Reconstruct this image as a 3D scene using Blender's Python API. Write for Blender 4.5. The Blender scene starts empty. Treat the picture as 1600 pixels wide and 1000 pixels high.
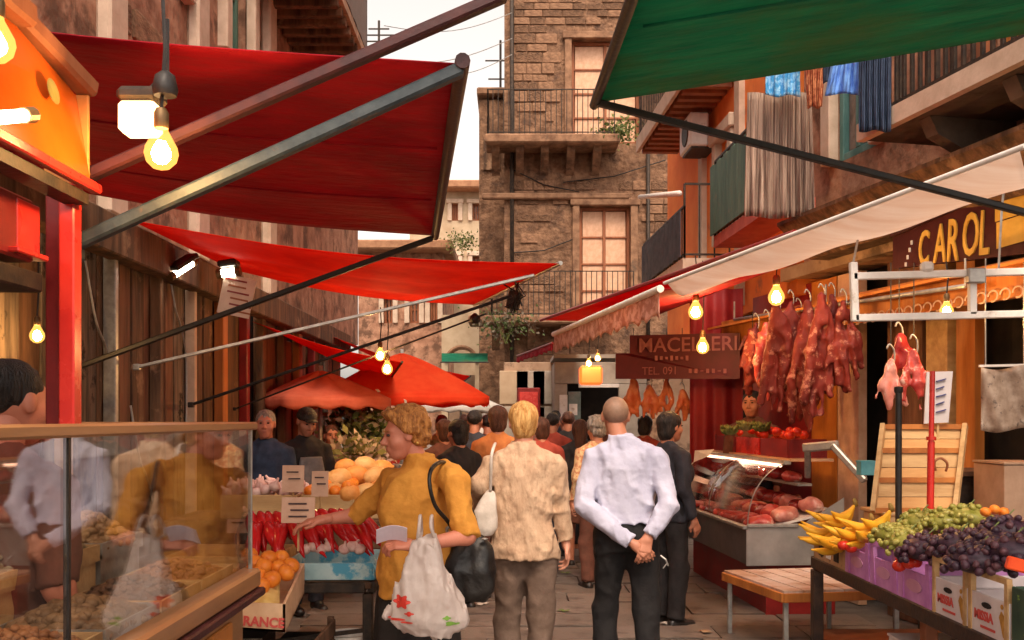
import bpy, math, random
import numpy as np
from mathutils import Vector, Matrix
random.seed(7)
rng = np.random.default_rng(7)
R = math.radians
scene = bpy.context.scene
COL = scene.collection

# ------------------------------------------------------------------ camera
F = 1555.0; CX = 800.0; HY = 655.0; EYE = 1.61
cd = bpy.data.cameras.new('camera'); cam = bpy.data.objects.new('camera', cd); COL.objects.link(cam)
cam.location = (0, 0, EYE); cam.rotation_euler = (R(90), 0, 0)
cd.sensor_width = 36; cd.lens = 36*F/1600; cd.shift_y = 155/1600; cd.clip_end = 500; cd.clip_start = .05
scene.camera = cam
# ------------------------------------------------------------------ world and sun (bright overcast)
SUN_EL, SUN_AZ = 54, 176            # azimuth from +Y clockwise: behind the camera
w = bpy.data.worlds.new('World'); scene.world = w; w.use_nodes = True
nt = w.node_tree; nt.nodes.clear()
sky = nt.nodes.new('ShaderNodeTexSky'); sky.sky_type = 'NISHITA'; sky.sun_disc = False
sky.sun_elevation = R(SUN_EL); sky.sun_rotation = R(SUN_AZ); sky.dust_density = 4.0; sky.air_density = 1.0; sky.ozone_density = 1.0
hs = nt.nodes.new('ShaderNodeHueSaturation'); hs.inputs['Saturation'].default_value = .12; hs.inputs['Value'].default_value = 1.75
bg = nt.nodes.new('ShaderNodeBackground'); bg.inputs['Strength'].default_value = .15
wo = nt.nodes.new('ShaderNodeOutputWorld')
nt.links.new(sky.outputs[0], hs.inputs['Color']); wm = nt.nodes.new('ShaderNodeMix'); wm.data_type = 'RGBA'; wm.blend_type = 'MULTIPLY'; wm.inputs[0].default_value = 1; wm.inputs[7].default_value = (1.0, .90, .81, 1)
nt.links.new(hs.outputs[0], wm.inputs[6]); nt.links.new(wm.outputs[2], bg.inputs['Color']); nt.links.new(bg.outputs[0], wo.inputs['Surface'])
sd = bpy.data.lights.new('sun', 'SUN'); sd.energy = 1.4; sd.angle = R(20); sd.color = (1, .72, .47)
so = bpy.data.objects.new('sun', sd); COL.objects.link(so)
so.rotation_euler = Vector((math.sin(R(SUN_AZ))*math.cos(R(SUN_EL)), math.cos(R(SUN_AZ))*math.cos(R(SUN_EL)), math.sin(R(SUN_EL)))).to_track_quat('Z', 'Y').to_euler()
vs = scene.view_settings; vs.view_transform = 'Standard'; vs.look = 'None'; vs.exposure = .40; vs.gamma = 1
scene.cycles.use_denoising = True; scene.cycles.use_adaptive_sampling = True; scene.cycles.adaptive_threshold = .03
scene.cycles.max_bounces = 6; scene.cycles.transparent_max_bounces = 10; scene.cycles.sample_clamp_indirect = 6

# ------------------------------------------------------------------ helpers
def P(px, py, d): return Vector(((px-CX)*d/F, d, EYE+(HY-py)*d/F))
def PX(px, d): return (px-CX)*d/F
def PZ(py, d): return EYE+(HY-py)*d/F

def srgb(r, g, b):
    f = lambda c: (c/12.92 if c <= .04045 else ((c+.055)/1.055)**2.4)
    return (f(r/255), f(g/255), f(b/255))

MATS = {}
def pm(name, c1, c2=None, rough=.75, scale=6, bump=.2, bscale=50, metal=0, lo=.35, hi=.65, st=(1,1,1), bst=None, spec=.35,
       transl=0, c3=None, c3lo=.6, c3hi=.68, c3s=2.5, bdist=.01, emis=0, coat=0, rvar=.12):
    if name in MATS: return MATS[name]
    m = bpy.data.materials.new(name); m.use_nodes = True; t = m.node_tree; N = t.nodes; L = t.links
    b = N['Principled BSDF']; out = N['Material Output']
    tc = N.new('ShaderNodeTexCoord'); mp = N.new('ShaderNodeMapping'); mp.inputs['Scale'].default_value = st
    L.new(tc.outputs['Object'], mp.inputs['Vector'])
    n1 = N.new('ShaderNodeTexNoise'); n1.inputs['Scale'].default_value = scale; n1.inputs['Detail'].default_value = 7; n1.inputs['Roughness'].default_value = .62
    L.new(mp.outputs[0], n1.inputs['Vector'])
    if c2 is None: c2 = tuple(min(1, c*1.45+.004) for c in c1); c1 = tuple(c*.75 for c in c1)
    cr = N.new('ShaderNodeValToRGB'); cr.color_ramp.elements[0].position = lo; cr.color_ramp.elements[1].position = hi
    cr.color_ramp.elements[0].color = (*c1, 1); cr.color_ramp.elements[1].color = (*c2, 1)
    L.new(n1.outputs[0], cr.inputs[0]); col = cr.outputs[0]
    if c3 is not None:
        n3 = N.new('ShaderNodeTexNoise'); n3.inputs['Scale'].default_value = c3s; n3.inputs['Detail'].default_value = 9; n3.inputs['Roughness'].default_value = .68
        L.new(tc.outputs['Object'], n3.inputs['Vector'])
        r3 = N.new('ShaderNodeValToRGB'); r3.color_ramp.elements[0].position = c3lo; r3.color_ramp.elements[1].position = c3hi
        L.new(n3.outputs[0], r3.inputs[0])
        mx = N.new('ShaderNodeMix'); mx.data_type = 'RGBA'; L.new(r3.outputs[0], mx.inputs[0]); L.new(col, mx.inputs[6]); mx.inputs[7].default_value = (*c3, 1)
        col = mx.outputs[2]
    L.new(col, b.inputs['Base Color'])
    mr = N.new('ShaderNodeMapRange'); mr.inputs[3].default_value = max(.03, rough-rvar); mr.inputs[4].default_value = min(1, rough+rvar)
    L.new(n1.outputs[0], mr.inputs[0]); L.new(mr.outputs[0], b.inputs['Roughness'])
    b.inputs['Metallic'].default_value = metal; b.inputs['Specular IOR Level'].default_value = spec
    if coat: b.inputs['Coat Weight'].default_value = coat; b.inputs['Coat Roughness'].default_value = .15
    if bump:
        n2 = N.new('ShaderNodeTexNoise'); n2.inputs['Scale'].default_value = bscale; n2.inputs['Detail'].default_value = 6
        mp2 = N.new('ShaderNodeMapping'); mp2.inputs['Scale'].default_value = bst or st
        L.new(tc.outputs['Object'], mp2.inputs['Vector']); L.new(mp2.outputs[0], n2.inputs['Vector'])
        bp = N.new('ShaderNodeBump'); bp.inputs['Strength'].default_value = bump; bp.inputs['Distance'].default_value = bdist
        L.new(n2.outputs[0], bp.inputs['Height']); L.new(bp.outputs[0], b.inputs['Normal'])
    if transl:
        tr = N.new('ShaderNodeBsdfTranslucent'); L.new(col, tr.inputs['Color']); ms = N.new('ShaderNodeMixShader'); ms.inputs[0].default_value = transl
        L.new(b.outputs[0], ms.inputs[1]); L.new(tr.outputs[0], ms.inputs[2]); L.new(ms.outputs[0], out.inputs['Surface'])
    MATS[name] = m; return m

def glow(name, col, s):
    if name in MATS: return MATS[name]
    m = bpy.data.materials.new(name); m.use_nodes = True; b = m.node_tree.nodes['Principled BSDF']
    b.inputs['Base Color'].default_value = (*[c*.7 for c in col], 1); b.inputs['Emission Color'].default_value = (*col, 1); b.inputs['Emission Strength'].default_value = s
    MATS[name] = m; return m

def glassmat(name, tint=(1,1,1), refl=.25, rough=.02):
    if name in MATS: return MATS[name]
    m = bpy.data.materials.new(name); m.use_nodes = True; t = m.node_tree; N = t.nodes; L = t.links; N.remove(N['Principled BSDF'])
    tr = N.new('ShaderNodeBsdfTransparent'); tr.inputs[0].default_value = (*tint, 1)
    gl = N.new('ShaderNodeBsdfGlossy'); gl.inputs['Roughness'].default_value = rough
    # Schlick reflectance, the same for both faces of the thin pane
    ge = N.new('ShaderNodeNewGeometry'); dt = N.new('ShaderNodeVectorMath'); dt.operation = 'DOT_PRODUCT'; L.new(ge.outputs['Incoming'], dt.inputs[0]); L.new(ge.outputs['Normal'], dt.inputs[1])
    def mth(op, a, b=None, clamp=False):
        q = N.new('ShaderNodeMath'); q.operation = op; q.use_clamp = clamp
        for i, z in enumerate((a, b)):
            if z is None: continue
            if isinstance(z, (int, float)): q.inputs[i].default_value = z
            else: L.new(z, q.inputs[i])
        return q.outputs[0]
    fr = mth('MULTIPLY', mth('POWER', mth('SUBTRACT', 1.0, mth('ABSOLUTE', dt.outputs['Value'])), 5.0), .96)
    ad = N.new('ShaderNodeMath'); ad.operation = 'ADD'; ad.use_clamp = True; ad.inputs[1].default_value = refl+.04; L.new(fr, ad.inputs[0])
    no = N.new('ShaderNodeTexNoise'); no.inputs['Scale'].default_value = 5; tc = N.new('ShaderNodeTexCoord'); L.new(tc.outputs['Object'], no.inputs['Vector'])
    bp = N.new('ShaderNodeBump'); bp.inputs['Strength'].default_value = .015; bp.inputs['Distance'].default_value = .01; L.new(no.outputs[0], bp.inputs['Height']); L.new(bp.outputs[0], gl.inputs['Normal'])
    mx = N.new('ShaderNodeMixShader'); L.new(ad.outputs[0], mx.inputs[0]); L.new(tr.outputs[0], mx.inputs[1]); L.new(gl.outputs[0], mx.inputs[2]); L.new(mx.outputs[0], N['Material Output'].inputs['Surface'])
    MATS[name] = m; return m

def origin(p):
    v = Vector((0, 0, 0))
    while p is not None: v = v + p.location; p = p.parent
    return v

def tag(o, label=None, cat=None, group=None, kind=None):
    if label: o['label'] = label
    if cat: o['category'] = cat
    if group: o['group'] = group
    if kind: o['kind'] = kind
    return o

def thing(name, label, cat, loc, group=None):
    o = bpy.data.objects.new(name, None); o.empty_display_size = .1; COL.objects.link(o); o.location = loc
    return tag(o, label, cat, group)

def link_mesh(name, v, f, m, parent=None, smooth=False, base=None, kind=None, sharp=None):
    me = bpy.data.meshes.new(name); v = np.asarray(v, dtype=float).reshape(-1, 3)
    o = bpy.data.objects.new(name, me)
    if parent is not None:
        off = np.array(origin(parent)); o.parent = parent
    else:
        off = np.array(base if base is not None else ((v.min(0)+v.max(0))/2*np.array([1,1,0])+np.array([0,0,v[:,2].min()]))); o.location = off
    me.from_pydata((v-off).tolist(), [], f)
    me.materials.append(m)
    if smooth:
        me.shade_smooth()
        if sharp: me.set_sharp_from_angle(angle=R(sharp))
    me.update(); COL.objects.link(o)
    if kind: o['kind'] = kind
    return o

class MB:
    def __init__(s): s.v = []; s.f = []
    def add(s, v, f):
        n = len(s.v); s.v += [tuple(p) for p in v]; s.f += [tuple(i+n for i in q) for q in f]; return s
    def box(s, c, size, rot=None, ch=0):
        a = np.array(size)/2.0; ch = min(ch, a.min()*.9)
        V = []; F_ = []
        if ch <= 0:
            V = [(x, y, z) for x in (-a[0], a[0]) for y in (-a[1], a[1]) for z in (-a[2], a[2])]
            F_ = [(0,1,3,2),(4,6,7,5),(0,4,5,1),(2,3,7,6),(0,2,6,4),(1,5,7,3)]
        else:
            idx = {}
            for i, sx in enumerate((-1,1)):
                for j, sy in enumerate((-1,1)):
                    for k, sz in enumerate((-1,1)):
                        sg = (sx, sy, sz)
                        for ax in range(3):
                            p = [sg[q]*(a[q]-(0 if q == ax else ch)) for q in range(3)]
                            idx[(sg, ax)] = len(V); V.append(tuple(p))
            def q4(keys): F_.append(tuple(idx[k] for k in keys))
            for ax in range(3):
                b_, c_ = [q for q in range(3) if q != ax]
                for sg in (-1, 1):
                    ks = []
                    for u, w_ in ((-1,-1),(1,-1),(1,1),(-1,1)):
                        t = [0,0,0]; t[ax] = sg; t[b_] = u; t[c_] = w_; ks.append((tuple(t), ax))
                    q4(ks)
                for u in (-1, 1):
                    for w_ in (-1, 1):
                        t0 = [0,0,0]; t0[ax] = -1; t0[b_] = u; t0[c_] = w_; t1 = list(t0); t1[ax] = 1
                        q4([(tuple(t0), b_), (tuple(t1), b_), (tuple(t1), c_), (tuple(t0), c_)])
            for sx in (-1,1):
                for sy in (-1,1):
                    for sz in (-1,1): q4([((sx,sy,sz),0), ((sx,sy,sz),1), ((sx,sy,sz),2)])
        M = rot if rot is not None else Matrix.Identity(3)
        c = Vector(c)
        return s.add([c + M @ Vector(p) for p in V], F_)
    def bar(s, a, b, w_, h_, up=(0,0,1), ch=0):
        a = Vector(a); b = Vector(b); y = (b-a).normalized(); u = Vector(up)
        x = y.cross(u)
        if x.length < 1e-4: x = y.cross(Vector((1,0,0)))
        x.normalize(); z = x.cross(y)
        return s.box((a+b)/2, (w_, (b-a).length, h_), Matrix((x, y, z)).transposed(), ch)
    def tube(s, pts, r, n=8, caps=True):
        pts = [Vector(p) for p in pts]
        if not hasattr(r, '__len__') and 4 <= len(pts) <= 10:      # smooth bent cords and straps
            q = [pts[0]]+pts+[pts[-1]]; sm_p = []
            for i in range(1, len(q)-2):
                for t in (0, .25, .5, .75):
                    a_, b_, c_, d_ = q[i-1], q[i], q[i+1], q[i+2]
                    sm_p.append(.5*((2*b_)+(c_-a_)*t+(2*a_-5*b_+4*c_-d_)*t*t+(3*b_-a_-3*c_+d_)*t**3))
            pts = sm_p+[pts[-1]]
        k = len(pts); rs = r if hasattr(r, '__len__') else [r]*k
        T = []
        for i in range(k):
            t = (pts[min(i+1, k-1)]-pts[max(i-1, 0)]).normalized(); T.append(t)
        x = T[0].cross(Vector((0,0,1)))
        if x.length < 1e-3: x = T[0].cross(Vector((1,0,0)))
        x.normalize(); V = []
        for i in range(k):
            x = (x - T[i]*x.dot(T[i])).normalized(); y = T[i].cross(x)
            for j in range(n):
                a = 2*math.pi*j/n; V.append(pts[i]+(x*math.cos(a)+y*math.sin(a))*rs[i])
        F_ = [(i*n+j, i*n+(j+1)%n, (i+1)*n+(j+1)%n, (i+1)*n+j) for i in range(k-1) for j in range(n)]
        if caps: F_ += [tuple(range(n-1, -1, -1)), tuple((k-1)*n+j for j in range(n))]
        return s.add(V, F_)
    def lathe(s, prof, c=(0,0,0), n=12, rot=None):
        M = rot if rot is not None else Matrix.Identity(3); c = Vector(c); V = []; k = len(prof)
        for r, z in prof:
            for j in range(n):
                a = 2*math.pi*j/n; V.append(c+M@Vector((r*math.cos(a), r*math.sin(a), z)))
        F_ = [(i*n+j, i*n+(j+1)%n, (i+1)*n+(j+1)%n, (i+1)*n+j) for i in range(k-1) for j in range(n)]
        F_ += [tuple(range(n-1, -1, -1)), tuple((k-1)*n+j for j in range(n))]
        return s.add(V, F_)
    def sheet(s, fn, nu, nv, th=.004):
        Pn = np.array([[fn(i/nu, j/nv) for j in range(nv+1)] for i in range(nu+1)], dtype=float)
        du = np.gradient(Pn, axis=0); dv = np.gradient(Pn, axis=1); nn = np.cross(du, dv); nn /= np.linalg.norm(nn, axis=2, keepdims=True)+1e-9
        A = (Pn+nn*th/2).reshape(-1,3); B = (Pn-nn*th/2).reshape(-1,3); n = nv+1; o = len(A); F_ = []
        for i in range(nu):
            for j in range(nv):
                q = (i*n+j, (i+1)*n+j, (i+1)*n+j+1, i*n+j+1); F_.append(q); F_.append(tuple(o+t for t in reversed(q)))
        ring = [i*n for i in range(nu+1)] + [nu*n+j for j in range(1, n)] + [i*n+nv for i in range(nu-1, -1, -1)] + [j for j in range(nv-1, 0, -1)]
        for a, b in zip(ring, ring[1:]+ring[:1]): F_.append((b, a, o+a, o+b))
        return s.add(np.concatenate([A, B]), F_)
    def prism(s, pts, ext):
        n = len(pts); e = Vector(ext); V = [Vector(p) for p in pts] + [Vector(p)+e for p in pts]
        F_ = [tuple(range(n)), tuple(range(2*n-1, n-1, -1))] + [(i, i+n, (i+1)%n+n, (i+1)%n) for i in range(n)]
        return s.add(V, F_)
    def build(s, name, m, parent=None, smooth=False, base=None, kind=None, sharp=None):
        return link_mesh(name, s.v, s.f, m, parent, smooth, base, kind, sharp)

def one(name, mb, m, label, cat, group=None, smooth=False, sharp=None, kind=None):
    return tag(mb.build(name, m, None, smooth, sharp=sharp), label, cat, group, kind)

def copy_tree(o, parent=None):
    c = o.copy(); COL.objects.link(c); c.parent = parent
    for ch in o.children: copy_tree(ch, c)
    return c

def inst(src, parent, loc=None, rot=None, scale=None):
    """one more piece sharing mesh data, placed in the parent's frame"""
    c = bpy.data.objects.new(src.name.split('.')[0], src.data); COL.objects.link(c); c.parent = parent
    if loc is not None: c.location = loc
    if rot is not None: c.rotation_euler = rot
    if scale is not None: c.scale = scale
    return c

def proto_mesh(name, mb, m, smooth=True, sharp=None):
    me = bpy.data.meshes.new(name); me.from_pydata([tuple(p) for p in mb.v], [], mb.f); me.materials.append(m)
    if smooth:
        me.shade_smooth()
        if sharp: me.set_sharp_from_angle(angle=R(sharp))
    return me

def place(name, me, parent, loc, rot=(0,0,0), scale=(1,1,1)):
    """object from shared mesh; loc in world"""
    o = bpy.data.objects.new(name, me); COL.objects.link(o); o.parent = parent
    o.location = Vector(loc)-(origin(parent) if parent else Vector((0,0,0))); o.rotation_euler = rot; o.scale = scale
    return o

def text(name, s_, size, m, parent, loc, xdir, ydir, ext=.003, squeeze=1.0, align='LEFT', bold=0):
    cu = bpy.data.curves.new('txt', 'FONT'); cu.body = s_; cu.size = size; cu.extrude = ext; cu.align_x = align; cu.resolution_u = 3; cu.offset = bold
    t = bpy.data.objects.new('txt', cu); COL.objects.link(t)
    me = bpy.data.meshes.new_from_object(t.evaluated_get(bpy.context.evaluated_depsgraph_get())); me.name = name
    bpy.data.objects.remove(t); bpy.data.curves.remove(cu)
    x = Vector(xdir).normalized(); y = Vector(ydir).normalized(); z = x.cross(y).normalized(); y = z.cross(x)
    off = origin(parent); loc = Vector(loc)
    for vtx in me.vertices:
        c = vtx.co.copy(); vtx.co = loc + x*c.x*squeeze + y*c.y + z*c.z - off
    me.materials.clear(); me.materials.append(m)
    o = bpy.data.objects.new(name, me); COL.objects.link(o); o.parent = parent
    return o

# ------------------------------------------------------------------ implicit surfaces (for bodies, cloth, meat, bags)
_lat = rng.random((32, 32, 32)).astype(np.float32)
def vnoise(x, y, z):
    xi = np.floor(x).astype(int); yi = np.floor(y).astype(int); zi = np.floor(z).astype(int)
    fx = x-xi; fy = y-yi; fz = z-zi
    fx = fx*fx*(3-2*fx); fy = fy*fy*(3-2*fy); fz = fz*fz*(3-2*fz)
    g = lambda a, b, c: _lat[(xi+a) & 31, (yi+b) & 31, (zi+c) & 31]
    return ((g(0,0,0)*(1-fx)+g(1,0,0)*fx)*(1-fy)+(g(0,1,0)*(1-fx)+g(1,1,0)*fx)*fy)*(1-fz) + \
           ((g(0,0,1)*(1-fx)+g(1,0,1)*fx)*(1-fy)+(g(0,1,1)*(1-fx)+g(1,1,1)*fx)*fy)*fz - .5

class SDF:
    def __init__(s): s.p = []; s.cuts = []; s.n = []
    def _b(s, fn, lo, hi, k, sub=False): s.p.append((fn, np.array(lo, float), np.array(hi, float), k, sub)); return s
    def cone(s, a, b, ra, rb=None, k=.02, flat=False, sub=False):
        rb = ra if rb is None else rb; a = np.array(a, float); b = np.array(b, float); ab = b-a; L2 = float(ab@ab)+1e-9; L = math.sqrt(L2)
        def fn(X, Y, Z):
            t = ((X-a[0])*ab[0]+(Y-a[1])*ab[1]+(Z-a[2])*ab[2])/L2
            tc = np.clip(t, 0, 1)
            d = np.sqrt((X-a[0]-tc*ab[0])**2+(Y-a[1]-tc*ab[1])**2+(Z-a[2]-tc*ab[2])**2)-(ra+(rb-ra)*tc)
            if flat: d = np.maximum(d, (t-1)*L)
            return d
        m = max(ra, rb); return s._b(fn, np.minimum(a, b)-m, np.maximum(a, b)+m, k, sub)
    def ell(s, c, r, k=.02, rot=None, sub=False):
        c = np.array(c, float); r = np.array(r, float); M = np.array(rot) if rot is not None else None
        def fn(X, Y, Z):
            x = X-c[0]; y = Y-c[1]; z = Z-c[2]
            if M is not None: x, y, z = (M[0,0]*x+M[1,0]*y+M[2,0]*z, M[0,1]*x+M[1,1]*y+M[2,1]*z, M[0,2]*x+M[1,2]*y+M[2,2]*z)
            k0 = np.sqrt((x/r[0])**2+(y/r[1])**2+(z/r[2])**2); k1 = np.sqrt((x/r[0]**2)**2+(y/r[1]**2)**2+(z/r[2]**2)**2)+1e-9
            return k0*(k0-1)/k1
        e = r if M is None else np.full(3, r.max())
        return s._b(fn, c-e, c+e, k, sub)
    def loft(s, secs, k=.03, n=2.2, sub=False):
        """secs: (z, half x, half y, cx, cy)"""
        S = np.array([tuple(q)+(0,)*(5-len(q)) for q in secs], float)
        def fn(X, Y, Z):
            a = np.interp(Z, S[:,0], S[:,1]); b = np.interp(Z, S[:,0], S[:,2]); cx = np.interp(Z, S[:,0], S[:,3]); cy = np.interp(Z, S[:,0], S[:,4])
            q = (np.abs((X-cx)/a)**n+np.abs((Y-cy)/b)**n)**(1/n)
            d = (q-1)*np.minimum(a, b)
            return np.maximum(d, np.maximum(S[0,0]-Z, Z-S[-1,0]))
        lo = [(S[:,3]-S[:,1]).min(), (S[:,4]-S[:,2]).min(), S[0,0]]; hi = [(S[:,3]+S[:,1]).max(), (S[:,4]+S[:,2]).max(), S[-1,0]]
        return s._b(fn, lo, hi, k, sub)
    def cut(s, p, n): s.cuts.append((np.array(p, float), np.array(n, float)/np.linalg.norm(n))); return s   # keeps n.(x-p) > 0
    def noise(s, amp, fx, fy=None, fz=None, seed=0, ridge=False): s.n.append((amp, fx, fy or fx, fz or fx, seed, ridge)); return s
    def mesh(s, h):
        lo = np.min([q[1] for q in s.p if not q[4]], axis=0)-.02-2*h; hi = np.max([q[2] for q in s.p if not q[4]], axis=0)+.02+2*h
        n = np.ceil((hi-lo)/h).astype(int)+1
        ax = [lo[i]+h*np.arange(n[i]) for i in range(3)]
        V = np.full(tuple(n), 1.0, dtype=np.float32)
        amp = sum(abs(q[0]) for q in s.n)
        for fn, a, b, k, sub in s.p:
            mg = k+amp+3*h
            i0 = np.clip(np.floor((a-mg-lo)/h).astype(int), 0, n-1); i1 = np.clip(np.ceil((b+mg-lo)/h).astype(int)+1, 1, n)
            if (i1 <= i0).any(): continue
            sl = tuple(slice(i0[i], i1[i]) for i in range(3))
            X, Y, Z = np.meshgrid(ax[0][sl[0]], ax[1][sl[1]], ax[2][sl[2]], indexing='ij', sparse=True)
            d = np.broadcast_to(fn(X, Y, Z), tuple(i1-i0)).astype(np.float32); v = V[sl]
            if sub:
                q = np.clip(.5-.5*(v+d)/k, 0, 1); V[sl] = v*(1-q)+(-d)*q+k*q*(1-q)
            else:
                q = np.clip(.5+.5*(v-d)/k, 0, 1); V[sl] = v*(1-q)+d*q-k*q*(1-q)
        if s.n:
            near = np.abs(V) < amp+3*h; I = np.nonzero(near); x = ax[0][I[0]]; y = ax[1][I[1]]; z = ax[2][I[2]]; dd = 0
            for am, fx, fy, fz, sd_, rg in s.n:
                nv = vnoise(x*fx+z*(3 if rg else 0)+sd_*7.3+100, y*fy+sd_*3.1+100, z*fz+sd_*1.7+100)
                dd = dd + (am*(4*np.abs(nv)-.7) if rg else 2*am*nv)
            V[I] += dd
        X, Y, Z = np.meshgrid(*ax, indexing='ij', sparse=True)
        for p, nn in s.cuts: V = np.maximum(V, (-(nn[0]*(X-p[0])+nn[1]*(Y-p[1])+nn[2]*(Z-p[2]))).astype(np.float32))
        V[0] = V[-1] = 1; V[:,0] = V[:,-1] = 1; V[:,:,0] = V[:,:,-1] = 1
        return nets(V, lo, h)

def nets(V, lo, h):
    ins = V < 0; nx, ny, nz = V.shape
    c = np.zeros((nx-1, ny-1, nz-1), np.int8)
    for a in (0, 1):
        for b in (0, 1):
            for d in (0, 1): c += ins[a:nx-1+a, b:ny-1+b, d:nz-1+d]
    act = (c > 0) & (c < 8); I = np.argwhere(act)
    if len(I) == 0: return np.zeros((0,3)), []
    idx = np.full(act.shape, -1, np.int64); idx[act] = np.arange(len(I))
    acc = np.zeros((len(I), 3)); cnt = np.zeros(len(I))
    cor = [(a,b,d) for a in (0,1) for b in (0,1) for d in (0,1)]
    cv = {q: V[I[:,0]+q[0], I[:,1]+q[1], I[:,2]+q[2]].astype(float) for q in cor}
    for p in cor:
        for ax in range(3):
            if p[ax] == 0:
                q = list(p); q[ax] = 1; q = tuple(q); a = cv[p]; b = cv[q]; x = (a < 0) != (b < 0)
                t = np.where(x, a/np.where(x, a-b, 1), 0)
                pt = np.tile(np.array(p, float), (len(I),1)); pt[:,ax] += t
                acc[x] += pt[x]; cnt[x] += 1
    v = (I+acc/cnt[:,None])*h+lo
    faces = []
    for ax in range(3):
        s0 = [slice(1,-1)]*3; s1 = [slice(1,-1)]*3; s0[ax] = slice(0,-1); s1[ax] = slice(1,None)
        A = ins[tuple(s0)]; B = ins[tuple(s1)]
        for flip in (0, 1):
            E = np.argwhere((A & ~B) if flip == 0 else (~A & B))
            if len(E) == 0: continue
            off = np.ones(3, int); off[ax] = 0; E = E+off
            u, w_ = [(1,2),(2,0),(0,1)][ax]
            eu = np.zeros(3, int); eu[u] = 1; ew = np.zeros(3, int); ew[w_] = 1
            g = lambda e: idx[e[:,0], e[:,1], e[:,2]]
            q = np.stack([g(E-eu-ew), g(E-ew), g(E), g(E-eu)], 1)
            if flip: q = q[:, ::-1]
            faces.append(q)
    return v, np.concatenate(faces).tolist()

def smooth_mesh(v, f, it=1, lam=.5):
    f4 = np.array(f); e = np.concatenate([f4[:,[0,1]], f4[:,[1,2]], f4[:,[2,3]], f4[:,[3,0]]])
    for _ in range(it):
        acc = np.zeros_like(v); cnt = np.zeros(len(v))
        np.add.at(acc, e[:,0], v[e[:,1]]); np.add.at(cnt, e[:,0], 1); np.add.at(acc, e[:,1], v[e[:,0]]); np.add.at(cnt, e[:,1], 1)
        v = v*(1-lam)+lam*acc/np.maximum(cnt,1)[:,None]
    return v

def sdf_obj(name, sdf, h, m, parent=None, xf=None, sm=1):
    v, f = sdf.mesh(h)
    if sm: v = smooth_mesh(v, f, sm)
    if xf is not None: v = xf(v)
    return link_mesh(name, v, f, m, parent, True)
# ------------------------------------------------------------------ materials
stone = pm('weathered_stone', (.115,.058,.032), (.30,.165,.095), rough=.92, scale=4.2, bump=1.0, bscale=10, c3=(.085,.046,.030), c3s=2.4, c3lo=.53, c3hi=.66, bdist=.06)
stone2 = pm('stone_block_face', (.145,.072,.040), (.36,.20,.115), rough=.92, scale=4, bump=.6, bscale=14, bdist=.02, c3=(.12,.075,.05), c3s=1.7)
plaster_pink = pm('pinkish_plaster', (.25,.115,.068), (.50,.27,.17), rough=.9, scale=3.2, bump=.7, bscale=10, bdist=.03, c3=(.15,.075,.045), c3s=2.2, c3lo=.50, c3hi=.60)
plaster_cream = pm('cream_plaster', (.42,.30,.19), (.58,.45,.31), rough=.9, scale=1.4, bump=.3, bscale=10, c3=(.35,.25,.16), c3s=.9)
plaster_orange = pm('orange_plaster', (.82,.19,.035), (.92,.28,.065), rough=.85, scale=2.5, bump=.25, bscale=20, c3=(.45,.15,.07), c3s=1.4)
plaster_dirty = pm('dirty_plaster', (.30,.19,.12), (.52,.36,.25), rough=.9, scale=2, bump=.4, bscale=14, c3=(.14,.09,.06), c3s=1.8, c3lo=.52, c3hi=.62)
pale_trim = pm('pale_trim', (.50,.36,.26), (.66,.50,.38), rough=.8, scale=5, bump=.2)
iron = pm('dark_iron', (.022,.018,.016), (.07,.045,.03), rough=.6, scale=20, bump=.2, metal=.3)
brown_paint = pm('red_brown_wood_paint', (.22,.07,.03), (.34,.12,.05), rough=.6, scale=8, st=(1,1,.2), bump=.2)
cream_wood = pm('weathered_peach_paint', (.60,.33,.20), (.74,.46,.30), rough=.6, scale=9, bump=.2)
old_wood = pm('old_dark_wood', (.045,.022,.012), (.19,.096,.050), rough=.8, scale=9, st=(1,1,.12), bump=.7, bscale=30, c3=(.28,.16,.09), c3s=3, c3lo=.57, c3hi=.66)
orange_wood = pm('varnished_orange_wood', (.32,.10,.02), (.55,.20,.045), rough=.5, scale=7, st=(1,1,.15), bump=.25, bscale=40)
wood_case = pm('case_wood', (.20,.085,.035), (.36,.17,.07), rough=.4, scale=6, st=(1,.12,1), bump=.2, bscale=40, coat=.3)
crate_wood = pm('pale_crate_wood', (.42,.24,.10), (.62,.40,.19), rough=.8, scale=12, st=(.2,1,1), bump=.3, bscale=50)
dark_stain = pm('dark_stain', (.05,.028,.018), (.14,.085,.055), rough=.9, scale=4, bump=.6, bscale=14, bdist=.03, c3=(.22,.14,.09), c3s=3, c3lo=.57, c3hi=.66)
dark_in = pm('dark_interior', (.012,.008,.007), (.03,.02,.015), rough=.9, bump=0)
glass_dark = pm('window_glass', (.10,.07,.06), (.20,.15,.13), rough=.1, bump=0, spec=.6)
red_cloth = pm('red_awning_cloth', (.33,.0028,.014), (.45,.0055,.019), rough=.8, scale=2.2, st=(1,3,3), bump=.5, bscale=7, bst=(1,2.5,2.5), bdist=.04, transl=.40, c3=(.24,.003,.011), c3s=1.5, c3lo=.45, c3hi=.75)
red_cloth2 = pm('orange_red_awning_cloth', (.60,.022,.009), (.74,.045,.014), rough=.8, scale=3, bump=.4, bscale=8, bdist=.03, transl=.62)
red_bright = pm('bright_red_umbrella_cloth', (.90,.09,.02), (.97,.15,.04), rough=.8, scale=4, bump=.15, bscale=120, transl=.72)
green_cloth = pm('green_awning_cloth', (.008,.18,.10), (.018,.28,.15), rough=.8, scale=3, st=(1,6,1), bump=.5, bscale=6, bst=(1,3,1), bdist=.04, transl=.5, c3=(.12,.17,.06), c3s=1.3, c3lo=.5, c3hi=.72)
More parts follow.
